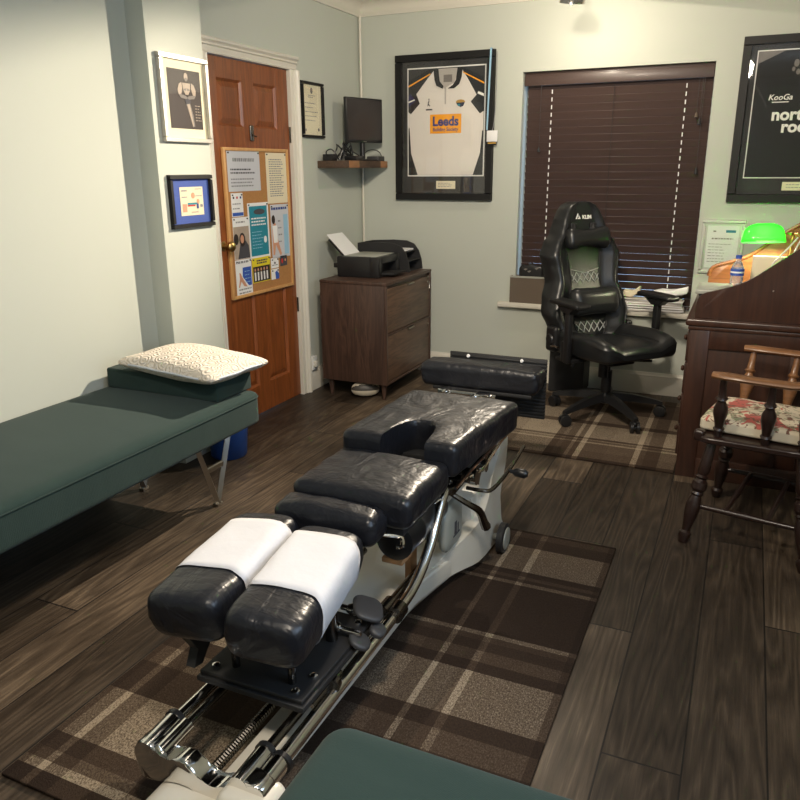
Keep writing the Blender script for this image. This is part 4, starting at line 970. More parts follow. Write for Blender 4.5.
def seatf(u, p):
    s = max(0, (abs(u.y)-.52)/.48); p.z += (.055*math.sin(min(1, s*1.25)*PI*.55) if u.z > -.2 else 0)*(1-.35*max(0, u.x)**2)
    p.z += -.03*max(0, u.x)**4*(u.z > 0) + .015*u.x; p.y *= 1-.08*max(0, -u.x)-.06*max(0, u.x)**3
    return p
bm = B(); rbox(bm, (.03, 0, .425), (.265, .265, .045), (.05, .05, .04), 16, seatf); se = F('seat', bm, M['leather'])
bm = B()
for s in (-1, 1): tube(bm, [(x, s*(.145-.0*x), .484+.015*(x-.03)/.265-.024*max(0, (x-.03)/.265)**4) for x in [-.2+.44*k/14 for k in range(15)]], .0018, 5)
F('stitching', bm, M['black'], se)
# backrest
def bw(v):
    K = [(0, .19), (.08, .26), (.18, .288), (.28, .272), (.42, .236), (.52, .246), (.61, .262), (.69, .235), (.77, .185), (.86, .158), (.93, .132), (.975, .10), (1, .05)]
    for (a, x), (b, y) in zip(K, K[1:]):
        if v <= b: s = (v-a)/(b-a); s = s*s*(3-2*s); return (x+(y-x)*s)*.97
    return K[-1][1]
BH = .765
def bp(u, v, off=0, front=True):
    z = .455+BH*v; ln = -.175-.165*v-.03*math.sin(v*PI)
    au = abs(u); bol = .055*max(0, min(1, (au-.45)/.35))**1.2*(1-max(0, (v-.62)/.38)*.75)*(1-max(0, (au-.88)/.12)**2*.8)
    w = bw(v)
    if front: x = ln+bol+.012+off
    else: x = ln-.055-off
    x += -.02*(au**6)
    return V((x, u*w, z))
bm = B(); NU, NV = 28, 44; A = []; Bk = []
for j in range(NV+1):
    v = j/NV; A.append([bm.verts.new(bp(-1+2*i/NU, v)) for i in range(NU+1)]); Bk.append([bm.verts.new(bp(-1+2*i/NU, v, 0, False)+V((0, 0, 0))) for i in range(NU+1)])
for j in range(NV):
    for i in range(NU):
        bm.faces.new((A[j][i], A[j][i+1], A[j+1][i+1], A[j+1][i])); bm.faces.new((Bk[j][i], Bk[j+1][i], Bk[j+1][i+1], Bk[j][i+1]))
    for i in (0, NU): bm.faces.new((A[j][i], A[j+1][i], Bk[j+1][i], Bk[j][i]))
for i in range(NU): bm.faces.new((A[0][i], A[0][i+1], Bk[0][i+1], Bk[0][i])); bm.faces.new((A[NV][i], A[NV][i+1], Bk[NV][i+1], Bk[NV][i]))
bmesh.ops.recalc_face_normals(bm, faces=bm.faces[:])
es = [e for e in bm.edges if len(e.link_faces) == 2 and e.calc_face_angle(0) > .9]
bmesh.ops.bevel(bm, geom=es, offset=.014, segments=3, affect='EDGES', profile=.5, clamp_overlap=True)
bk = F('backrest', bm, M['leather'])
def strip(us, vs, off):
    return [bp(u, v, off) for u, v in zip(us, vs)]
bm = B()
for s in (-1, 1):
    tube(bm, [bp(s*.46, v, .003) for v in [.0+.62*k/20 for k in range(21)]], .004, 6)
    tube(bm, [bp(s*(.86-.05*v), v, .004) for v in [.04+.80*k/24 for k in range(25)]], .0022, 5)
F('seams', bm, M['black'], bk)
bm = B()
for k in range(5):
    for sgn in (-1, 1):
        for band in ((.40, .475), (.03, .11)):
            y0 = -.36+k*.18; pts = []
            for q in range(6):
                v = band[0]+(band[1]-band[0])*q/5; uu = y0+sgn*.09*(q/5*2-1)
                if abs(uu) < .42: pts.append(bp(uu, v, .004))
            if len(pts) > 1: tube(bm, pts, .0028, 5)
for s in (-1, 1): tube(bm, [bp(s*(.42-.42*k/6), .50-.03*k/6, .004) for k in range(7)], .0022, 5)
F('quilt_stitching', bm, M['stitch'], bk)['label'] = 'pale diamond quilting stitches'
# logo on the headrest
lean = math.atan2(.165, BH); uzv = V((-math.sin(lean), 0, math.cos(lean))); uxv = V((0, 1, 0))
def loctext(nm, s, size, m, o, parent, bold=0):
    w = gc.matrix_world if False else (Matrix.Translation(gc.location) @ Matrix.Rotation(gc.rotation_euler.z, 4, 'Z'))
    return text(nm, s, size, m, parent, w @ V(o), w.to_3x3() @ uxv, w.to_3x3() @ uzv, 'CENTER', bold, .0006)
loctext('logo_lettering', 'KLIM', .030, M['lettering'], bp(.10, .875, .010)+V((0, .006, 0)), bk, .0012)
bm = B(); o_ = bp(-.28, .875, .006)+V((.004, 0, 0))
for pts in ([(-.018, 0), (-.010, 0), (.004, .026), (.0, .034)], [(-.004, 0), (.018, 0), (.006, .022), (.003, .016), (.008, .007), (-.001, .007)]):
    poly_on(bm, pts, o_, uxv, uzv, .001)
F('logo_mark', bm, M['lettering'], bk)
for s in (-1, 1):
    bm = B(); rbox(bm, bp(s*.40, .80, .002), (.006, .022, .034), .006, 2); F('harness_slot', bm, M['blackm'], bk)
hr_ = B()
def hf(u, p): p.z *= (.72+.38*abs(u.y)**1.5); p.x += .0; p.z += .012*noise.noise(p*14); return p
rbox(hr_, (0, 0, 0), (.042, .15, .066), (.035, .04, .05), 10, hf, mat=Matrix.Translation(bp(.0, .735, .045)) @ Matrix.Rotation(-lean, 4, 'Y')); F('head_pillow', hr_, M['leather'])
bm = B()
for s in (-1, 1): tube(bm, [bp(s*.30, .77, .03), bp(s*.38, .80, .012), bp(s*.42, .84, .004)], .006, 6, sx=2)
F('pillow_strap', bm, M['blackm'])
def lf(u, p): p.x *= (1-.25*abs(u.y)**3); p.z *= (.9+.12*abs(u.y)**2); return p
bm = B(); rbox(bm, (0, 0, 0), (.06, .165, .085), (.055, .05, .06), 10, lf, mat=Matrix.Translation(bp(0, .27, .065)) @ Matrix.Rotation(-lean, 4, 'Y')); lu = F('lumbar_pillow', bm, M['leather'])
for s in (-1, 1):
    bm = B(); box(bm, -.03, .03, s*.30-.02, s*.30+.02, .36, .48, .008); box(bm, .002, .046, s*.31-.016, s*.31+.016, .36, .66, .008); box(bm, -.10, .03, s*.22-.08, s*.22+.08, .355, .375, .004)
    t_ = B()
    arm = F('armrest_post', bm, M['black'])
    bm = B(); prism(bm, [(-.005, .645), (.055, .645), (.10, .680), (-.06, .680)], s*.31-.028, s*.31+.028, 'y', .004); rbox(bm, (.02, s*.31, .694), (.13, .048, .014), .012, 6, lambda u, p: p+V((0, 0, .006*abs(u.y)**2-.006*max(0, u.x)**4))); F('arm_pad', bm, M['black'], arm)
    bm = B(); rbox(bm, (-.185, s*.262, .455), (.05, .022, .075), .02, 3); lathe(bm, (-.185, s*.28, .455), (-.185, s*.292, .455), [(0, .035), (1, .028)], 16); F('recliner_hinge_cover', bm, M['black'])
bm = B(); tube(bm, [(-.16, -.29, .42), (-.11, -.30, .43), (-.07, -.305, .43)], .007, 8); F('recline_lever', bm, M['chrome'])

# ------------------------------------------------------------------ wooden armchair (local +x = forward)
wc = thing('wooden_armchair', 'dark turned-wood captain\'s chair standing beside the roll-top desk', 'chair', (2.715, -1.872, 0), math.radians(169))
def W(nm, bm, m, p=None): return finish(nm, bm, m, p or wc, local=True)
def turned(bm, p, q, R, n=16):
    prof = [(0, .6), (.06, .72), (.18, .8), (.30, .95), (.34, .70), (.36, 1.0), (.38, .72), (.41, 1.15), (.47, 1.2), (.50, .85), (.52, 1.0), (.54, .8), (.62, 1.15), (.72, 1.05), (.84, .7), (.88, .62), (.90, .95), (.93, 1.0), (1, .66)]
    lathe(bm, p, q, [(t, R*r) for t, r in prof], n)
def spind(bm, p, q, R, n=14):
    prof = [(0, .7), (.10, .75), (.14, 1.0), (.17, .75), (.22, .8), (.42, 1.25), (.52, 1.2), (.60, .8), (.64, .7), (.68, 1.05), (.72, .7), (.85, .62), (1, .55)]
    lathe(bm, p, q, [(t, R*r) for t, r in prof], n)
for sx, sy in ((1, 1), (1, -1), (-1, 1), (-1, -1)):
    bm = B(); turned(bm, (.155*sx, .175*sy, .415), (.205*sx-.02*(sx < 0), .265*sy, .0), .025); W('leg', bm, M['chairwood'])
def seatw(u, p): p.z -= .004*(1-u.x**2)*(1-u.y**2)*(u.z > 0); p.y *= 1+.06*u.x; return p
bm = B(); rbox(bm, (0, 0, .424), (.215, .225, .019), (.06, .06, .012), 6, seatw); rbox(bm, (.20, .205, .434), (.02, .02, .022), .012, 2); W('seat', bm, M['chairwood'])
for sy in (-1, 1):
    bm = B(); lathe(bm, (.187, .228*sy, .15), (-.19, .228*sy, .15), [(0, .009), (.3, .011), (.5, .014), (.7, .011), (1, .009)], 12); W('side_stretcher', bm, M['chairwood'])
for xx in (.07, -.08):
    bm = B(); lathe(bm, (xx, .226, .151), (xx, -.226, .151), [(0, .008), (.3, .010), (.5, .014), (.7, .010), (1, .008)], 12); W('cross_stretcher', bm, M['chairwood'])
for sy in (-1, 1):
    for xx in (.135, -.03, -.155):
        bm = B(); spind(bm, (xx, .200*sy, .44), (xx-.01, .262*sy, .678), .021); W('arm_spindle', bm, M['chairwood'] if sy > 0 else M['chairarm'])
bm = B(); pts = []
for k in range(25):
    a = PI*k/24; pts.append((-.10-.16*math.sin(a), .265*math.cos(a), .69+.02*math.sin(a)))
pts = [(.165, .262, .69), (.12, .266, .692), (.03, .266, .69)]+pts+[(.03, -.266, .69), (.12, -.266, .692), (.165, -.262, .69)]
pth = [V(p) for p in pts]
ring = []
for i, p in enumerate(pth):
    d = (pth[min(i+1, len(pth)-1)]-pth[max(i-1, 0)]).normalized(); s_ = d.cross(EZ).normalized()
    w_ = .030 if 1 <= i <= len(pth)-2 else .018
    if i in (1, len(pth)-2): w_ = .034
    ring.append([bm.verts.new(p+s_*w_*math.cos(2*PI*k/12)+EZ*.014*math.sin(2*PI*k/12)) for k in range(12)])
for q0, q1 in zip(ring, ring[1:]):
    for k in range(12): bm.faces.new((q0[k], q0[(k+1) % 12], q1[(k+1) % 12], q1[k]))
bm.faces.new(ring[0]); bm.faces.new(ring[-1])
W('arm_bow', bm, M['chairarm'])['label'] = 'worn lighter brown arm rail'
for yy in (-.15, -.05, .05, .15):
    bm = B(); spind(bm, (-.185, yy, .44), (-.25+.25*yy*yy*3, yy*1.1, .705), .013); W('back_spindle', bm, M['chairwood'])
bm = B(); rbox(bm, (-.265, 0, .745), (.015, .20, .045), .012, 5, lambda u, p: p+V((.05*u.y**2, 0, 0))); W('crest_rail', bm, M['chairarm'])
sc_ = thing('seat_cushion', 'cream cushion with red and green floral pattern on the wooden armchair', 'cushion', (2.715, -1.872, .444), math.radians(169))
def cuf(u, p): p.z += (.012*(1-u.x**2)*(1-u.y**2)+.005*noise.noise(p*12))*(u.z > 0); return p
bm = B(); rbox(bm, (.028, 0, .027), (.185, .178, .026), (.02, .02, .012), 8, cuf)
for f in bm.faces:
    f.material_index = 0 if f.calc_center_median().z > .040 else 1
finish('cushion_body', bm, [M['floral'], M['cushside']], sc_, local=True)

# ------------------------------------------------------------------ treatment table
tt = thing('chiropractic_table', 'cream and chrome chiropractic table with black vinyl cushions on the tartan rug', 'treatment table', (1.61, -3.2, 0))
TC = 1.61; Z0 = .011
def T(nm, bm, m, p=None, **k): return finish(nm, bm, m, p or tt, **k)
side = [(-2.335, .395), (-2.345, .43), (-2.37, .445), (-2.41, .43), (-2.466, .385), (-2.525, .32), (-2.57, .245), (-2.639, .205), (-2.703, .178), (-2.833, .135), (-2.95, .112), (-3.2, .105), (-3.90, .10), (-3.93, .09), (-3.93, .045), (-3.90, .035), (-3.44, .03), (-3.10, .03), (-2.938, .03), (-2.817, .045), (-2.74, .045), (-2.65, .035), (-2.45, .022), (-2.38, .02), (-2.33, .03), (-2.385, .09), (-2.40, .16), (-2.41, .21), (-2.38, .27), (-2.35, .32)]
def gx(y):
    if y < -3.0: return .085
    if y > -2.6: return .195
    s = (y+3.0)/.4; s = s*s*(3-2*s); return .085+.11*s
for s in (1, -1):
    bm = B(); n = len(side); sd_ = cr([(a, b) for a, b in side], 3); 
    if s < 0: sd_ = [(a, b) for a, b in sd_ if a > -3.24]
    lo = [bm.verts.new((TC+s*(gx(a)-.045), a, b+Z0)) for a, b in sd_]; hi = [bm.verts.new((TC+s*gx(a), a, b+Z0)) for a, b in sd_]; n = len(sd_)
    f0 = bm.faces.new(lo); f1 = bm.faces.new(hi)
    for k in range(n): bm.faces.new((lo[k], lo[(k+1) % n], hi[(k+1) % n], hi[k]))
    sh_ = set(hi); es = [e for e in bm.edges if e.verts[0] in sh_ and e.verts[1] in sh_]
    bmesh.ops.bevel(bm, geom=es, offset=.006, segments=2, affect='EDGES', profile=.5, clamp_overlap=True)
    bmesh.ops.triangulate(bm, faces=[f for f in bm.faces if len(f.verts) > 4])
    if s < 0:
        for v in bm.verts: v.co.z = min(v.co.z, .40) if False else v.co.z
    T('side_frame', bm, M['creammetal'])
bm = B()
prism(bm, [(TC+.004, -3.95), (TC+.088, -3.95), (TC+.088, -3.2), (TC+.004, -3.2)], .05, .115, 'z', .008)
prism(bm, [(TC-.19, -3.22), (TC-.02, -3.26), (TC+.085, -3.22), (TC+.10, -3.0), (TC+.16, -2.7), (TC-.16, -2.7), (TC-.19, -3.0)], .05, .125, 'z', .012)
T('base_tray', bm, M['creammetal'])
bm = B(); box(bm, TC-.165, TC+.165, -2.66, -2.52, .05, .30, .02); box(bm, TC-.10, TC+.10, -2.62, -2.50, .28, .48, .02); T('lift_column', bm, M['creammetal'])
def dome(u, p):
    if u.z > 0: p.z *= 1-.35*max(0, -u.y)**2
    return p
bm = B(); rbox(bm, (TC+.005, -4.04, .078), (.115, .115, .062), (.07, .07, .05), 8, dome); T('front_foot', bm, M['creammetal'])
bm = B(); rbox(bm, (TC+.14, -3.99, .125), (.065, .055, .07), (.03, .03, .03), 5); T('end_housing', bm, M['creammetal'])
for s in (1, -1):
    bm = B(); p = (TC+s*.215, -2.475, Z0+.058); q = (TC+s*.243, -2.475, Z0+.058); lathe(bm, p, q, [(0, .050), (.08, .058), (.85, .058), (1, .050)], 28); wh = T('wheel', bm, M['blackm'])
    bm = B(); cyl(bm, (TC+s*.19, -2.475, Z0+.058), (TC+s*.24, -2.475, Z0+.058), .012); lathe(bm, (TC+s*.241, -2.475, Z0+.058), (TC+s*.248, -2.475, Z0+.058), [(0, .044), (.7, .042), (1, .034), (1, .012)], 24); T('hub', bm, M['greybox'], wh)
# rails
zr = .205
for x, r_, m in ((-.13, .014, 'chrome'), (-.095, .011, 'darkchrome'), (.118, .012, 'darkchrome')):
    bm = B(); cyl(bm, (TC+x, -3.95, zr-(.0 if x != .118 else 0)), (TC+x, -3.0, zr), r_, n=16); T('guide_rail', bm, M[m])
bm = B(); tube(bm, [(TC+.156, -3.97, .19), (TC+.150, -3.6, .19), (TC+.148, -3.26, .195), (TC+.153, -3.14, .225), (TC+.155, -3.04, .29), (TC+.152, -2.97, .36), (TC+.15, -2.90, .42), (TC+.15, -2.80, .45)], .017, 14, smoothn=6); T('side_tube', bm, M['chrome'])
bm = B(); tube(bm, [(TC-.165, -3.2, .15), (TC-.150, -3.14, .195), (TC-.135, -3.10, .235), (TC-.125, -2.99, .32), (TC-.13, -2.90, .41), (TC-.13, -2.80, .45)], .017, 14, smoothn=6); T('side_tube', bm, M['chrome'])
bm = B(); cyl(bm, (TC+.118, -3.31, .205), (TC+.118, -3.25, .205), .021); cyl(bm, (TC+.152, -3.30, .197), (TC+.150, -3.255, .198), .026); box(bm, TC+.12, TC+.15, -3.29, -3.265, .19, .215); T('rail_clamp', bm, M['darkchrome'])
bm = B(); pts = []; 
for k in range(640): a = k*2*PI/8; pts.append((TC-.022+.012*math.cos(a), -3.94+k*.00105, .112+.012*math.sin(a)))
tube(bm, pts, .0024, 4); T('coil_spring', bm, M['darkchrome'])
# front chrome bracket
for x, r_, zz in ((-.13, .0265, .204), (.118, .025, .204), (.158, .0265, .191)): bm = B(); cyl(bm, (TC+x, -3.905, zz), (TC+x, -3.893, zz), r_); T('collar', bm, M['black'])
bm = B()
cyl(bm, (TC-.130, -4.0, .198), (TC-.130, -3.90, .204), .024, n=20); cyl(bm, (TC-.095, -3.99, .20), (TC-.095, -3.90, .204), .018, n=20); T('rail_socket', bm, M['chrome'])
bm = B(); cyl(bm, (TC+.118, -4.0, .20), (TC+.118, -3.90, .204), .022, n=20); cyl(bm, (TC+.157, -4.0, .19), (TC+.156, -3.90, .192), .024, n=20); T('rail_socket', bm, M['chrome'])
bm = B(); prof = [(-.165, .175), (-.155, .21), (-.135, .222), (-.11, .215), (-.09, .195), (-.06, .20), (-.035, .21), (-.01, .20), (.02, .172), (.05, .165), (.075, .175), (.095, .20), (.12, .215), (.16, .215), (.18, .20), (.18, .15), (.13, .135), (.05, .125), (-.05, .15), (-.12, .12), (-.155, .13)]
pr_ = cr([(TC+a, b) for a, b in prof], 3); prism(bm, pr_, -4.0, -3.955, 'y', .006); T('front_bracket', bm, M['chrome'])
bm = B(); cyl(bm, (TC-.09, -3.985, .10), (TC-.09, -3.98, .16), .010); T('bracket_post', bm, M['chrome'])
# sliding plate and headpieces
bm = B(); prism(bm, [(TC-.148, -3.795), (TC+.152, -3.795), (TC+.155, -3.42), (TC-.152, -3.42)], .232, .249, 'z', .004); prism(bm, [(TC-.142, -3.788), (TC+.146, -3.788), (TC+.148, -3.43), (TC-.145, -3.43)], .249, .262, 'z', .004); pl_ = T('sliding_plate', bm, M['blackm'])
for x, y in ((-.115, -3.76), (.115, -3.765), (.125, -3.70), (.12, -3.46)):
    bm = B(); lathe(bm, (TC+x, y, .262), (TC+x, y, .270), [(0, .010), (.6, .010), (1, .005)], 12); T('bolt', bm, M['chrome'], pl_)
for x in (-.07, .09):
    for y, r_ in ((-3.55, .016), (-3.74, .010)): bm = B(); cyl(bm, (TC+x, y, .26), (TC+x, y, .38), r_); T('headpiece_post', bm, M['darkchrome'])
bm = B(); prism(bm, [(-3.84, .395), (-3.80, .33), (-3.82, .29), (-3.79, .285), (-3.74, .34), (-3.60, .36), (-3.60, .395)], TC-.155, TC-.13, 'x'); T('headpiece_bracket', bm, M['blackm'])
def head_sec(a, hw, hh, n=5.0):
    ca, sa = math.cos(a), math.sin(a); return (math.copysign(abs(ca)**(2/n), ca)*hw, math.copysign(abs(sa)**(2/n), sa)*hh)
def headpiece(cx, cy, rot, tilt, hw, ln, label):
    m_ = Matrix.Translation((cx, cy, .437)) @ Matrix.Rotation(rot, 4, 'Z') @ Matrix.Rotation(tilt, 4, 'Y')
    NA, NL, hh = 40, 30, .066
    def pt(a, s, off=0):
        e = max(1e-4, 1-abs(s)**14)**.30; x, z = head_sec(a, hw*(.30+.70*e)+off, hh*(.35+.65*e)+off)
        x *= 1-.10*max(0, -z/hh); x *= 1-.05*max(0, z/hh)
        z += .004*noise.noise(V((x*12+cx*9, s*3, z*9)))
        return m_ @ V((x, s*(ln-.018*max(0, -z/hh)*(s < 0)), z))
    bm = B(); R_ = [[bm.verts.new(pt(2*PI*k/NA, -1+2*i/NL if 0 < i < NL else (-1 if i == 0 else 1)*.9999)) for k in range(NA)] for i in range(NL+1)]
    # finer spacing near ends
    for i in range(NL+1):
        s = math.sin((-1+2*i/NL)*PI/2)
        for k in range(NA): R_[i][k].co = pt(2*PI*k/NA, max(-.9995, min(.9995, s)))
    for a, b in zip(R_, R_[1:]):
        for k in range(NA): bm.faces.new((a[k], a[(k+1) % NA], b[(k+1) % NA], b[k]))
    bm.faces.new(R_[0]); bm.faces.new(R_[-1])
    T('headpiece_cushion', bm, M['vinyl'])
    return pt
ptL = headpiece(TC-.158, -3.622, math.radians(7.5), math.radians(-4), .101, .240, '')
ptR = headpiece(TC+.052, -3.628, math.radians(9.5), math.radians(4), .100, .238, '')
def sheet(pt, a0, a1, s0, s1, label, sk=.0):
    bm = B(); NA, NS = 40, 12; G = []
    for i in range(NS+1):
        G.append([])
        for k in range(NA+1):
            a = a0+(a1-a0)*k/NA; s = s0+(s1-s0)*i/NS+sk*(k/NA-.5)+.012*math.sin(k*.35); G[-1].append(bm.verts.new(pt(a, s, .0028+.0016*max(0, noise.noise(V((k*.3, i*.5, s0)))))))
    for i in range(NS):
        for k in range(NA): bm.faces.new((G[i][k], G[i][k+1], G[i+1][k+1], G[i+1][k]))
    o = bm.verts; p0 = tt.location
    ob = single('paper_cover', bm, M['tissue'], label, 'paper', tuple(pt(PI/2, (s0+s1)/2)), 'white paper sheets over the headpieces')
    m = ob.modifiers.new('s', 'SOLIDIFY'); m.thickness = .0006
sheet(ptL, -.35, PI*.92, -.42, .70, 'white paper sheet draped over the left headpiece cushion', .06)
sheet(ptR, -.75, PI*.90, -.45, .72, 'white paper sheet draped over the right headpiece cushion', .10)
# body cushions
def cush(nm, x0, x1, y0, y1, z0, z1, r, bul=.012, n=14, tilt=0):
    def fn(u, p):
        if u.z > -.3: p.z += bul*(1-abs(u.x)**3)*(1-abs(u.y)**3)
        p.z += .004*noise.noise(V((p.x*16, p.y*20, 1)))+tilt*u.y; k = 1-.03*max(0, -u.z); p.x *= k
        p.x += .005*noise.noise(V((p.z*20, p.y*16, 4)))*abs(u.x)**4; return p
    bm = B(); rbox(bm, ((x0+x1)/2, (y0+y1)/2, (z0+z1)/2), ((x1-x0)/2, (y1-y0)/2, (z1-z0)/2), r, n, fn); return T(nm, bm, M['vinyl'])
cush('shoulder_cushion', TC-.20, TC+.125, -3.372, -3.262, .425, .515, (.03, .03, .03))
cush('chest_cushion', TC-.195, TC+.190, -3.275, -2.95, .448, .548, (.03, .03, .028))
# pelvic cushion with notch
PX0, PX1, PY0, PY1 = 1.415, 1.835, -2.955, -2.405; nc = 1.645
def pelf(u, p):
    yy = (p.y+(PY1-PY0)/2)/(PY1-PY0)                       # 0 front .. 1 far
    X = p.x+(PX0+PX1)/2
    d = 1-min(1, abs(X-nc)/.078)**3
    p.y += .19*d**.55*max(0, 1-yy*1.5)**1.2 if d > 0 else 0
    if u.z > -.3: p.z += .006*(1-abs(u.x)**3)*(1-abs(u.y)**3)
    p.z += .003*noise.noise(V((p.x*14, p.y*16, 1)))
    p.x = p.x*(.965+.075*yy)+(-.012+.034*yy)
    p.x += .004*noise.noise(V((p.z*20, p.y*16, 4)))*abs(u.x)**4
    return p
bm = B(); rbox(bm, ((PX0+PX1)/2, (PY0+PY1)/2, .545), ((PX1-PX0)/2, (PY1-PY0)/2, .056), (.026, .026, .024), 44, pelf); T('pelvic_cushion', bm, M['vinyl'])
bm = B(); box(bm, PX0+.02, PX1-.02, PY0+.14, PY1-.02, .478, .497, .003); box(bm, TC-.16, TC+.16, -3.25, -2.97, .425, .447, .003); T('cushion_board', bm, M['blackm'])
cush('ankle_cushion', 1.235, 1.80, -1.87, -1.72, .452, .562, (.03, .03, .03), .008)
# footplate with ribbed rubber
bm = B(); box(bm, 1.325, 1.795, -1.700, -1.685, .300, .585, .003); fp = T('footplate', bm, M['blackm'])
bm = B()
for k in range(17): z = .306+k*.0162; box(bm, 1.333, 1.799, -1.706, -1.699, z, z+.009, .002, seg=1)
T('rubber_ribs', bm, M['blackm'], fp)
for x in (1.42, 1.68):
    bm = B(); lathe(bm, (x, -1.706, .572), (x, -1.714, .572), [(0, .009), (1, .006)], 12); T('screw', bm, M['paper'], fp)
bm = B()
for x in (1.40, 1.52): tube(bm, [(x, -2.45, .47), (x, -2.2, .455), (x, -1.80, .44), (x, -1.69, .42)], .009, 8)
cyl(bm, (1.38, -2.12, .457), (1.55, -2.12, .457), .008); box(bm, 1.36, 1.40, -1.95, -1.9, .43, .47, .004); box(bm, 1.54, 1.60, -1.96, -1.90, .43, .465, .004); cyl(bm, (1.35, -1.90, .445), (1.62, -1.90, .445), .012)
T('footrest_bracket', bm, M['chrome'])
bm = B(); box(bm, 1.30, 1.77, -1.86, -1.73, .44, .457, .003); T('cushion_board', bm, M['blackm'])
# mechanism under the pelvic section
bm = B(); cyl(bm, (TC-.15, -2.86, .455), (TC+.195, -2.86, .455), .015); cyl(bm, (TC-.15, -2.80, .43), (TC+.20, -2.80, .43), .012); box(bm, TC+.10, TC+.18, -2.90, -2.76, .405, .44, .008); box(bm, TC+.165, TC+.195, -2.80, -2.50, .42, .46, .006)
T('tilt_frame', bm, M['darkchrome'])
bm = B(); tube(bm, [(TC+.185, -2.84, .44), (TC+.21, -2.70, .43), (TC+.215, -2.50, .47), (TC+.225, -2.44, .485)], .007, 8); cyl(bm, (TC+.19, -2.66, .43), (TC+.215, -2.66, .43), .022); cyl(bm, (TC+.19, -2.57, .45), (TC+.212, -2.57, .45), .016); cyl(bm, (TC+.185, -2.75, .42), (TC+.21, -2.75, .42), .026); tube(bm, [(TC+.205, -2.95, .46), (TC+.212, -2.80, .475), (TC+.22, -2.42, .485)], .005, 6)
T('chrome_linkage', bm, M['chrome'])
bm = B(); tube(bm, [(TC+.19, -2.80, .40), (TC+.245, -2.80, .40), (TC+.27, -2.76, .395), (TC+.275, -2.58, .40), (TC+.28, -2.42, .43)], .007, 8, smoothn=4); ck = T('crank_rod', bm, M['darkchrome'])
bm = B(); lathe(bm, (TC+.275, -2.60, .40), (TC+.345, -2.60, .397), [(0, .006), (.25, .008), (.4, .016), (.85, .017), (1, .010)], 14); T('crank_grip', bm, M['black'], ck)
bm = B(); tube(bm, [(TC+.13, -2.86, .41), (TC+.20, -2.83, .36), (TC+.232, -2.79, .32), (TC+.238, -2.75, .26), (TC+.24, -2.73, .235)], lambda s: .008+.010*s, 8, smoothn=4); T('release_lever', bm, M['darkchrome'])
bm = B(); lathe(bm, (TC+.09, -3.17, .352), (TC+.09, -2.86, .352), [(0, .036), (.03, .060), (.3, .060), (.32, .063), (.36, .063), (.38, .060), (.65, .060), (.67, .063), (.71, .063), (.73, .060), (.98, .060), (1, .03)], 24); T('motor', bm, M['black'])
bm = B(); box(bm, TC+.045, TC+.115, -3.16, -3.08, .274, .292, .004); box(bm, TC+.075, TC+.095, -3.05, -3.0, .12, .30); T('motor_mount', bm, plain('tan_mount', c(160, 120, 80), .6))
bm = B(); tube(bm, [(TC+.06, -3.25, .41), (TC+.10, -3.22, .405), (TC+.13, -3.20, .395), (TC+.135, -3.205, .37), (TC+.12, -3.21, .365)], .007, 8, smoothn=4); tube(bm, [(TC-.02, -3.30, .36), (TC+.10, -3.06, .40), (TC+.16, -2.96, .42)], .004, 6); T('latch_hook', bm, M['chrome'])
bm = B(); rbox(bm, (TC+.135, -2.80, .255), (.022, .085, .085), (.02, .05, .05), 6); cv = T('cylinder_cover', bm, M['greybox'])
bm = B(); box(bm, TC+.1575, TC+.1585, -2.82, -2.80, .23, .275); box(bm, TC+.1575, TC+.1585, -2.79, -2.782, .225, .262); box(bm, TC+.1575, TC+.1585, -2.83, -2.77, .222, .228); T('cover_marking', bm, M['ink'], cv)
# adjusting paddles beside the headpieces
for y in (-3.44, -3.53):
    bm = B(); cyl(bm, (TC+.06, y, .285), (TC+.165, y, .285), .008); lathe(bm, (TC+.08, y, .285), (TC+.105, y, .285), [(0, .012), (.5, .016), (1, .012)], 12); T('adjuster_shaft', bm, M['chrome'])
bm = B(); rbox(bm, (0, 0, 0), (.042, .055, .012), (.03, .035, .010), 4, mat=Matrix.Translation((TC+.135, -3.43, .292)) @ Matrix.Rotation(.5, 4, 'Z') @ Matrix.Rotation(.35, 4, 'Y')); pd = T('adjusting_paddle', bm, M['dark'])
bm = B(); rbox(bm, (0, 0, 0), (.030, .033, .012), (.026, .028, .010), 4, mat=Matrix.Translation((TC+.160, -3.53, .262)) @ Matrix.Rotation(.4, 4, 'Z') @ Matrix.Rotation(.5, 4, 'Y')); T('adjusting_paddle', bm, M['dark'])
bm = B(); rbox(bm, (0, 0, 0), (.022, .026, .012), (.02, .022, .010), 4, mat=Matrix.Translation((TC+.178, -3.46, .255)) @ Matrix.Rotation(.5, 4, 'Y')); T('adjusting_paddle', bm, M['dark'])
bm = B(); cyl(bm, (TC+.152, -3.66, .212), (TC+.148, -3.64, .212), .018); cyl(bm, (TC+.14, -3.74, .212), (TC+.14, -3.60, .212), .007); T('rail_stop', bm, M['darkchrome'])

# ------------------------------------------------------------------ ceiling spotlight
LP = V((1.575, -.60, 2.255)); nrm = V((-.14, .244, -.95)).normalized()
sp = thing('ceiling_spotlight', 'small chrome ceiling spotlight at the top edge of the view', 'lamp', (1.575, -.60, CZ))
bm = B(); cyl(bm, (1.575, -.60, CZ-.025), (1.575, -.60, CZ), .05, n=24); cyl(bm, (1.575, -.60, LP.z+.06), (1.575, -.60, CZ-.02), .008); T_ = finish('ceiling_mount', bm, M['chrome'], sp)
bm = B(); lathe(bm, LP-nrm*.07, LP-nrm*.0, [(0, .012), (.1, .04), (.6, .062), (1, .068), (1, .065), (.6, .058), (.2, .038)], 28, cap=False); hd = finish('spot_hood', bm, M['chrome'], sp)

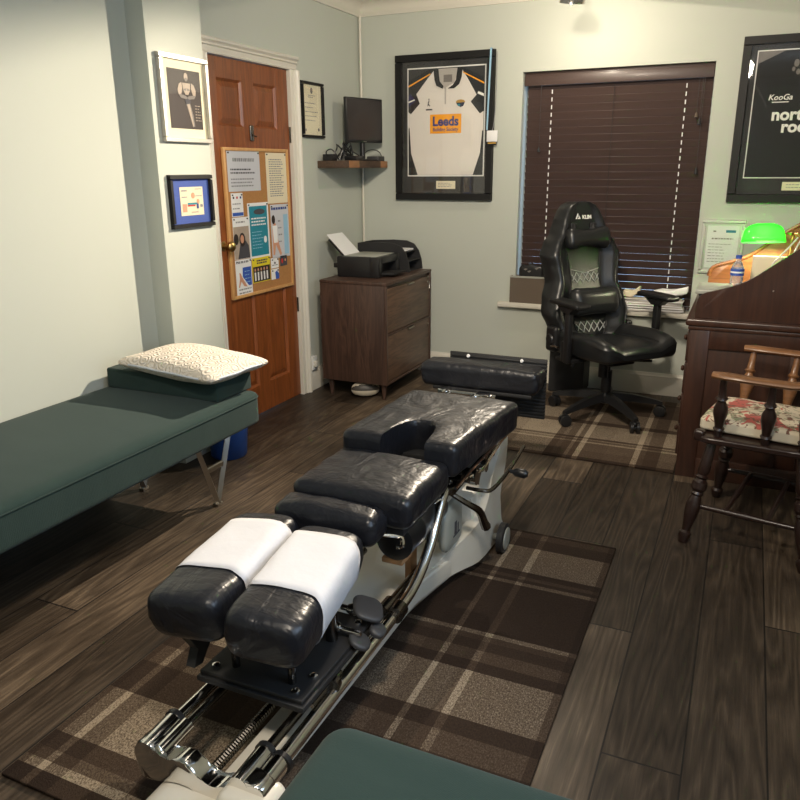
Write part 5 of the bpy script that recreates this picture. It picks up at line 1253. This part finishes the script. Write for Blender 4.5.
# ------------------------------------------------------------------ lights
def spot(nm, loc, aim, power, size, blend, col, rad=.012):
    l = bpy.data.lights.new(nm, 'SPOT'); l.energy = power; l.spot_size = math.radians(size); l.spot_blend = blend; l.color = col; l.shadow_soft_size = rad
    o = bpy.data.objects.new(nm, l); COL.objects.link(o); o.location = loc; o.rotation_euler = V(aim).to_track_quat('-Z', 'Y').to_euler(); return o
warm = (1, .86, .68)
spot('spot_beam_wall', LP, (-.33, -.88, -.35), 500, 76, 1, warm, .004)
spot('spot_wash', LP+nrm*.006, tuple(nrm), 12, 179, .02, warm, .004)
spot('spot_beam_back', LP+V((.01, .01, -.006)), (.45, .80, -.80), 7, 150, 1, warm)
def area(nm, loc, aim, sx, sy, power, col):
    l = bpy.data.lights.new(nm, 'AREA'); l.shape = 'RECTANGLE'; l.size = sx; l.size_y = sy; l.energy = power; l.color = col
    o = bpy.data.objects.new(nm, l); COL.objects.link(o); o.location = loc; o.rotation_euler = V(aim).to_track_quat('-Z', 'Z').to_euler(); return o
spot('back_wall_fill', (1.75, -3.1, 2.42), (-.08, 1, -.42), 170, 115, .9, (1, .87, .70), .10)  # unseen fill lamp, added to brighten the back of the room
area('window_daylight', (XR+.12, -3.9, 1.575), (-1, 0, -.05), 1.45, 1.0, 13, (.72, .84, 1))
spot('overhead_soft_fill', (2.3, -4.5, 2.42), (.05, .45, -1), 105, 165, .6, (1, .88, .72), .12)  # soft fill added overhead without a fitting, lifts floor and foreground
l = bpy.data.lights.new('lamp_bulb', 'POINT'); l.energy = 10; l.color = (1, .88, .62); l.shadow_soft_size = .02
o = bpy.data.objects.new('lamp_bulb', l); COL.objects.link(o); o.location = (2.64, -.46, 1.066)

w = bpy.data.worlds.new('W'); sc.world = w; w.use_nodes = True
w.node_tree.nodes['Background'].inputs[0].default_value = (.45, .68, 1, 1); w.node_tree.nodes['Background'].inputs[1].default_value = 2.2

# ------------------------------------------------------------------ camera
cam = bpy.data.cameras.new('Camera'); co_ = bpy.data.objects.new('Camera', cam); COL.objects.link(co_)
yaw, pitch, roll, Fpx = .4251, .2971, -.0063, 753.1
f_ = V((-math.sin(yaw)*math.cos(pitch), math.cos(yaw)*math.cos(pitch), -math.sin(pitch))); r0 = V((math.cos(yaw), math.sin(yaw), 0)); u0 = r0.cross(f_)
r_ = math.cos(roll)*r0+math.sin(roll)*u0; u_ = -math.sin(roll)*r0+math.cos(roll)*u0
mw = Matrix((r_, u_, -f_)).transposed().to_4x4(); mw.translation = V((2.5561, -5.0049, 1.4188)); co_.matrix_world = mw
cam.sensor_width = 36; cam.lens = Fpx/800*36; cam.clip_start = .02
sc.camera = co_
vs = sc.view_settings; vs.view_transform = 'Standard'; vs.look = 'None'; vs.gamma = 1; vs.exposure = .38
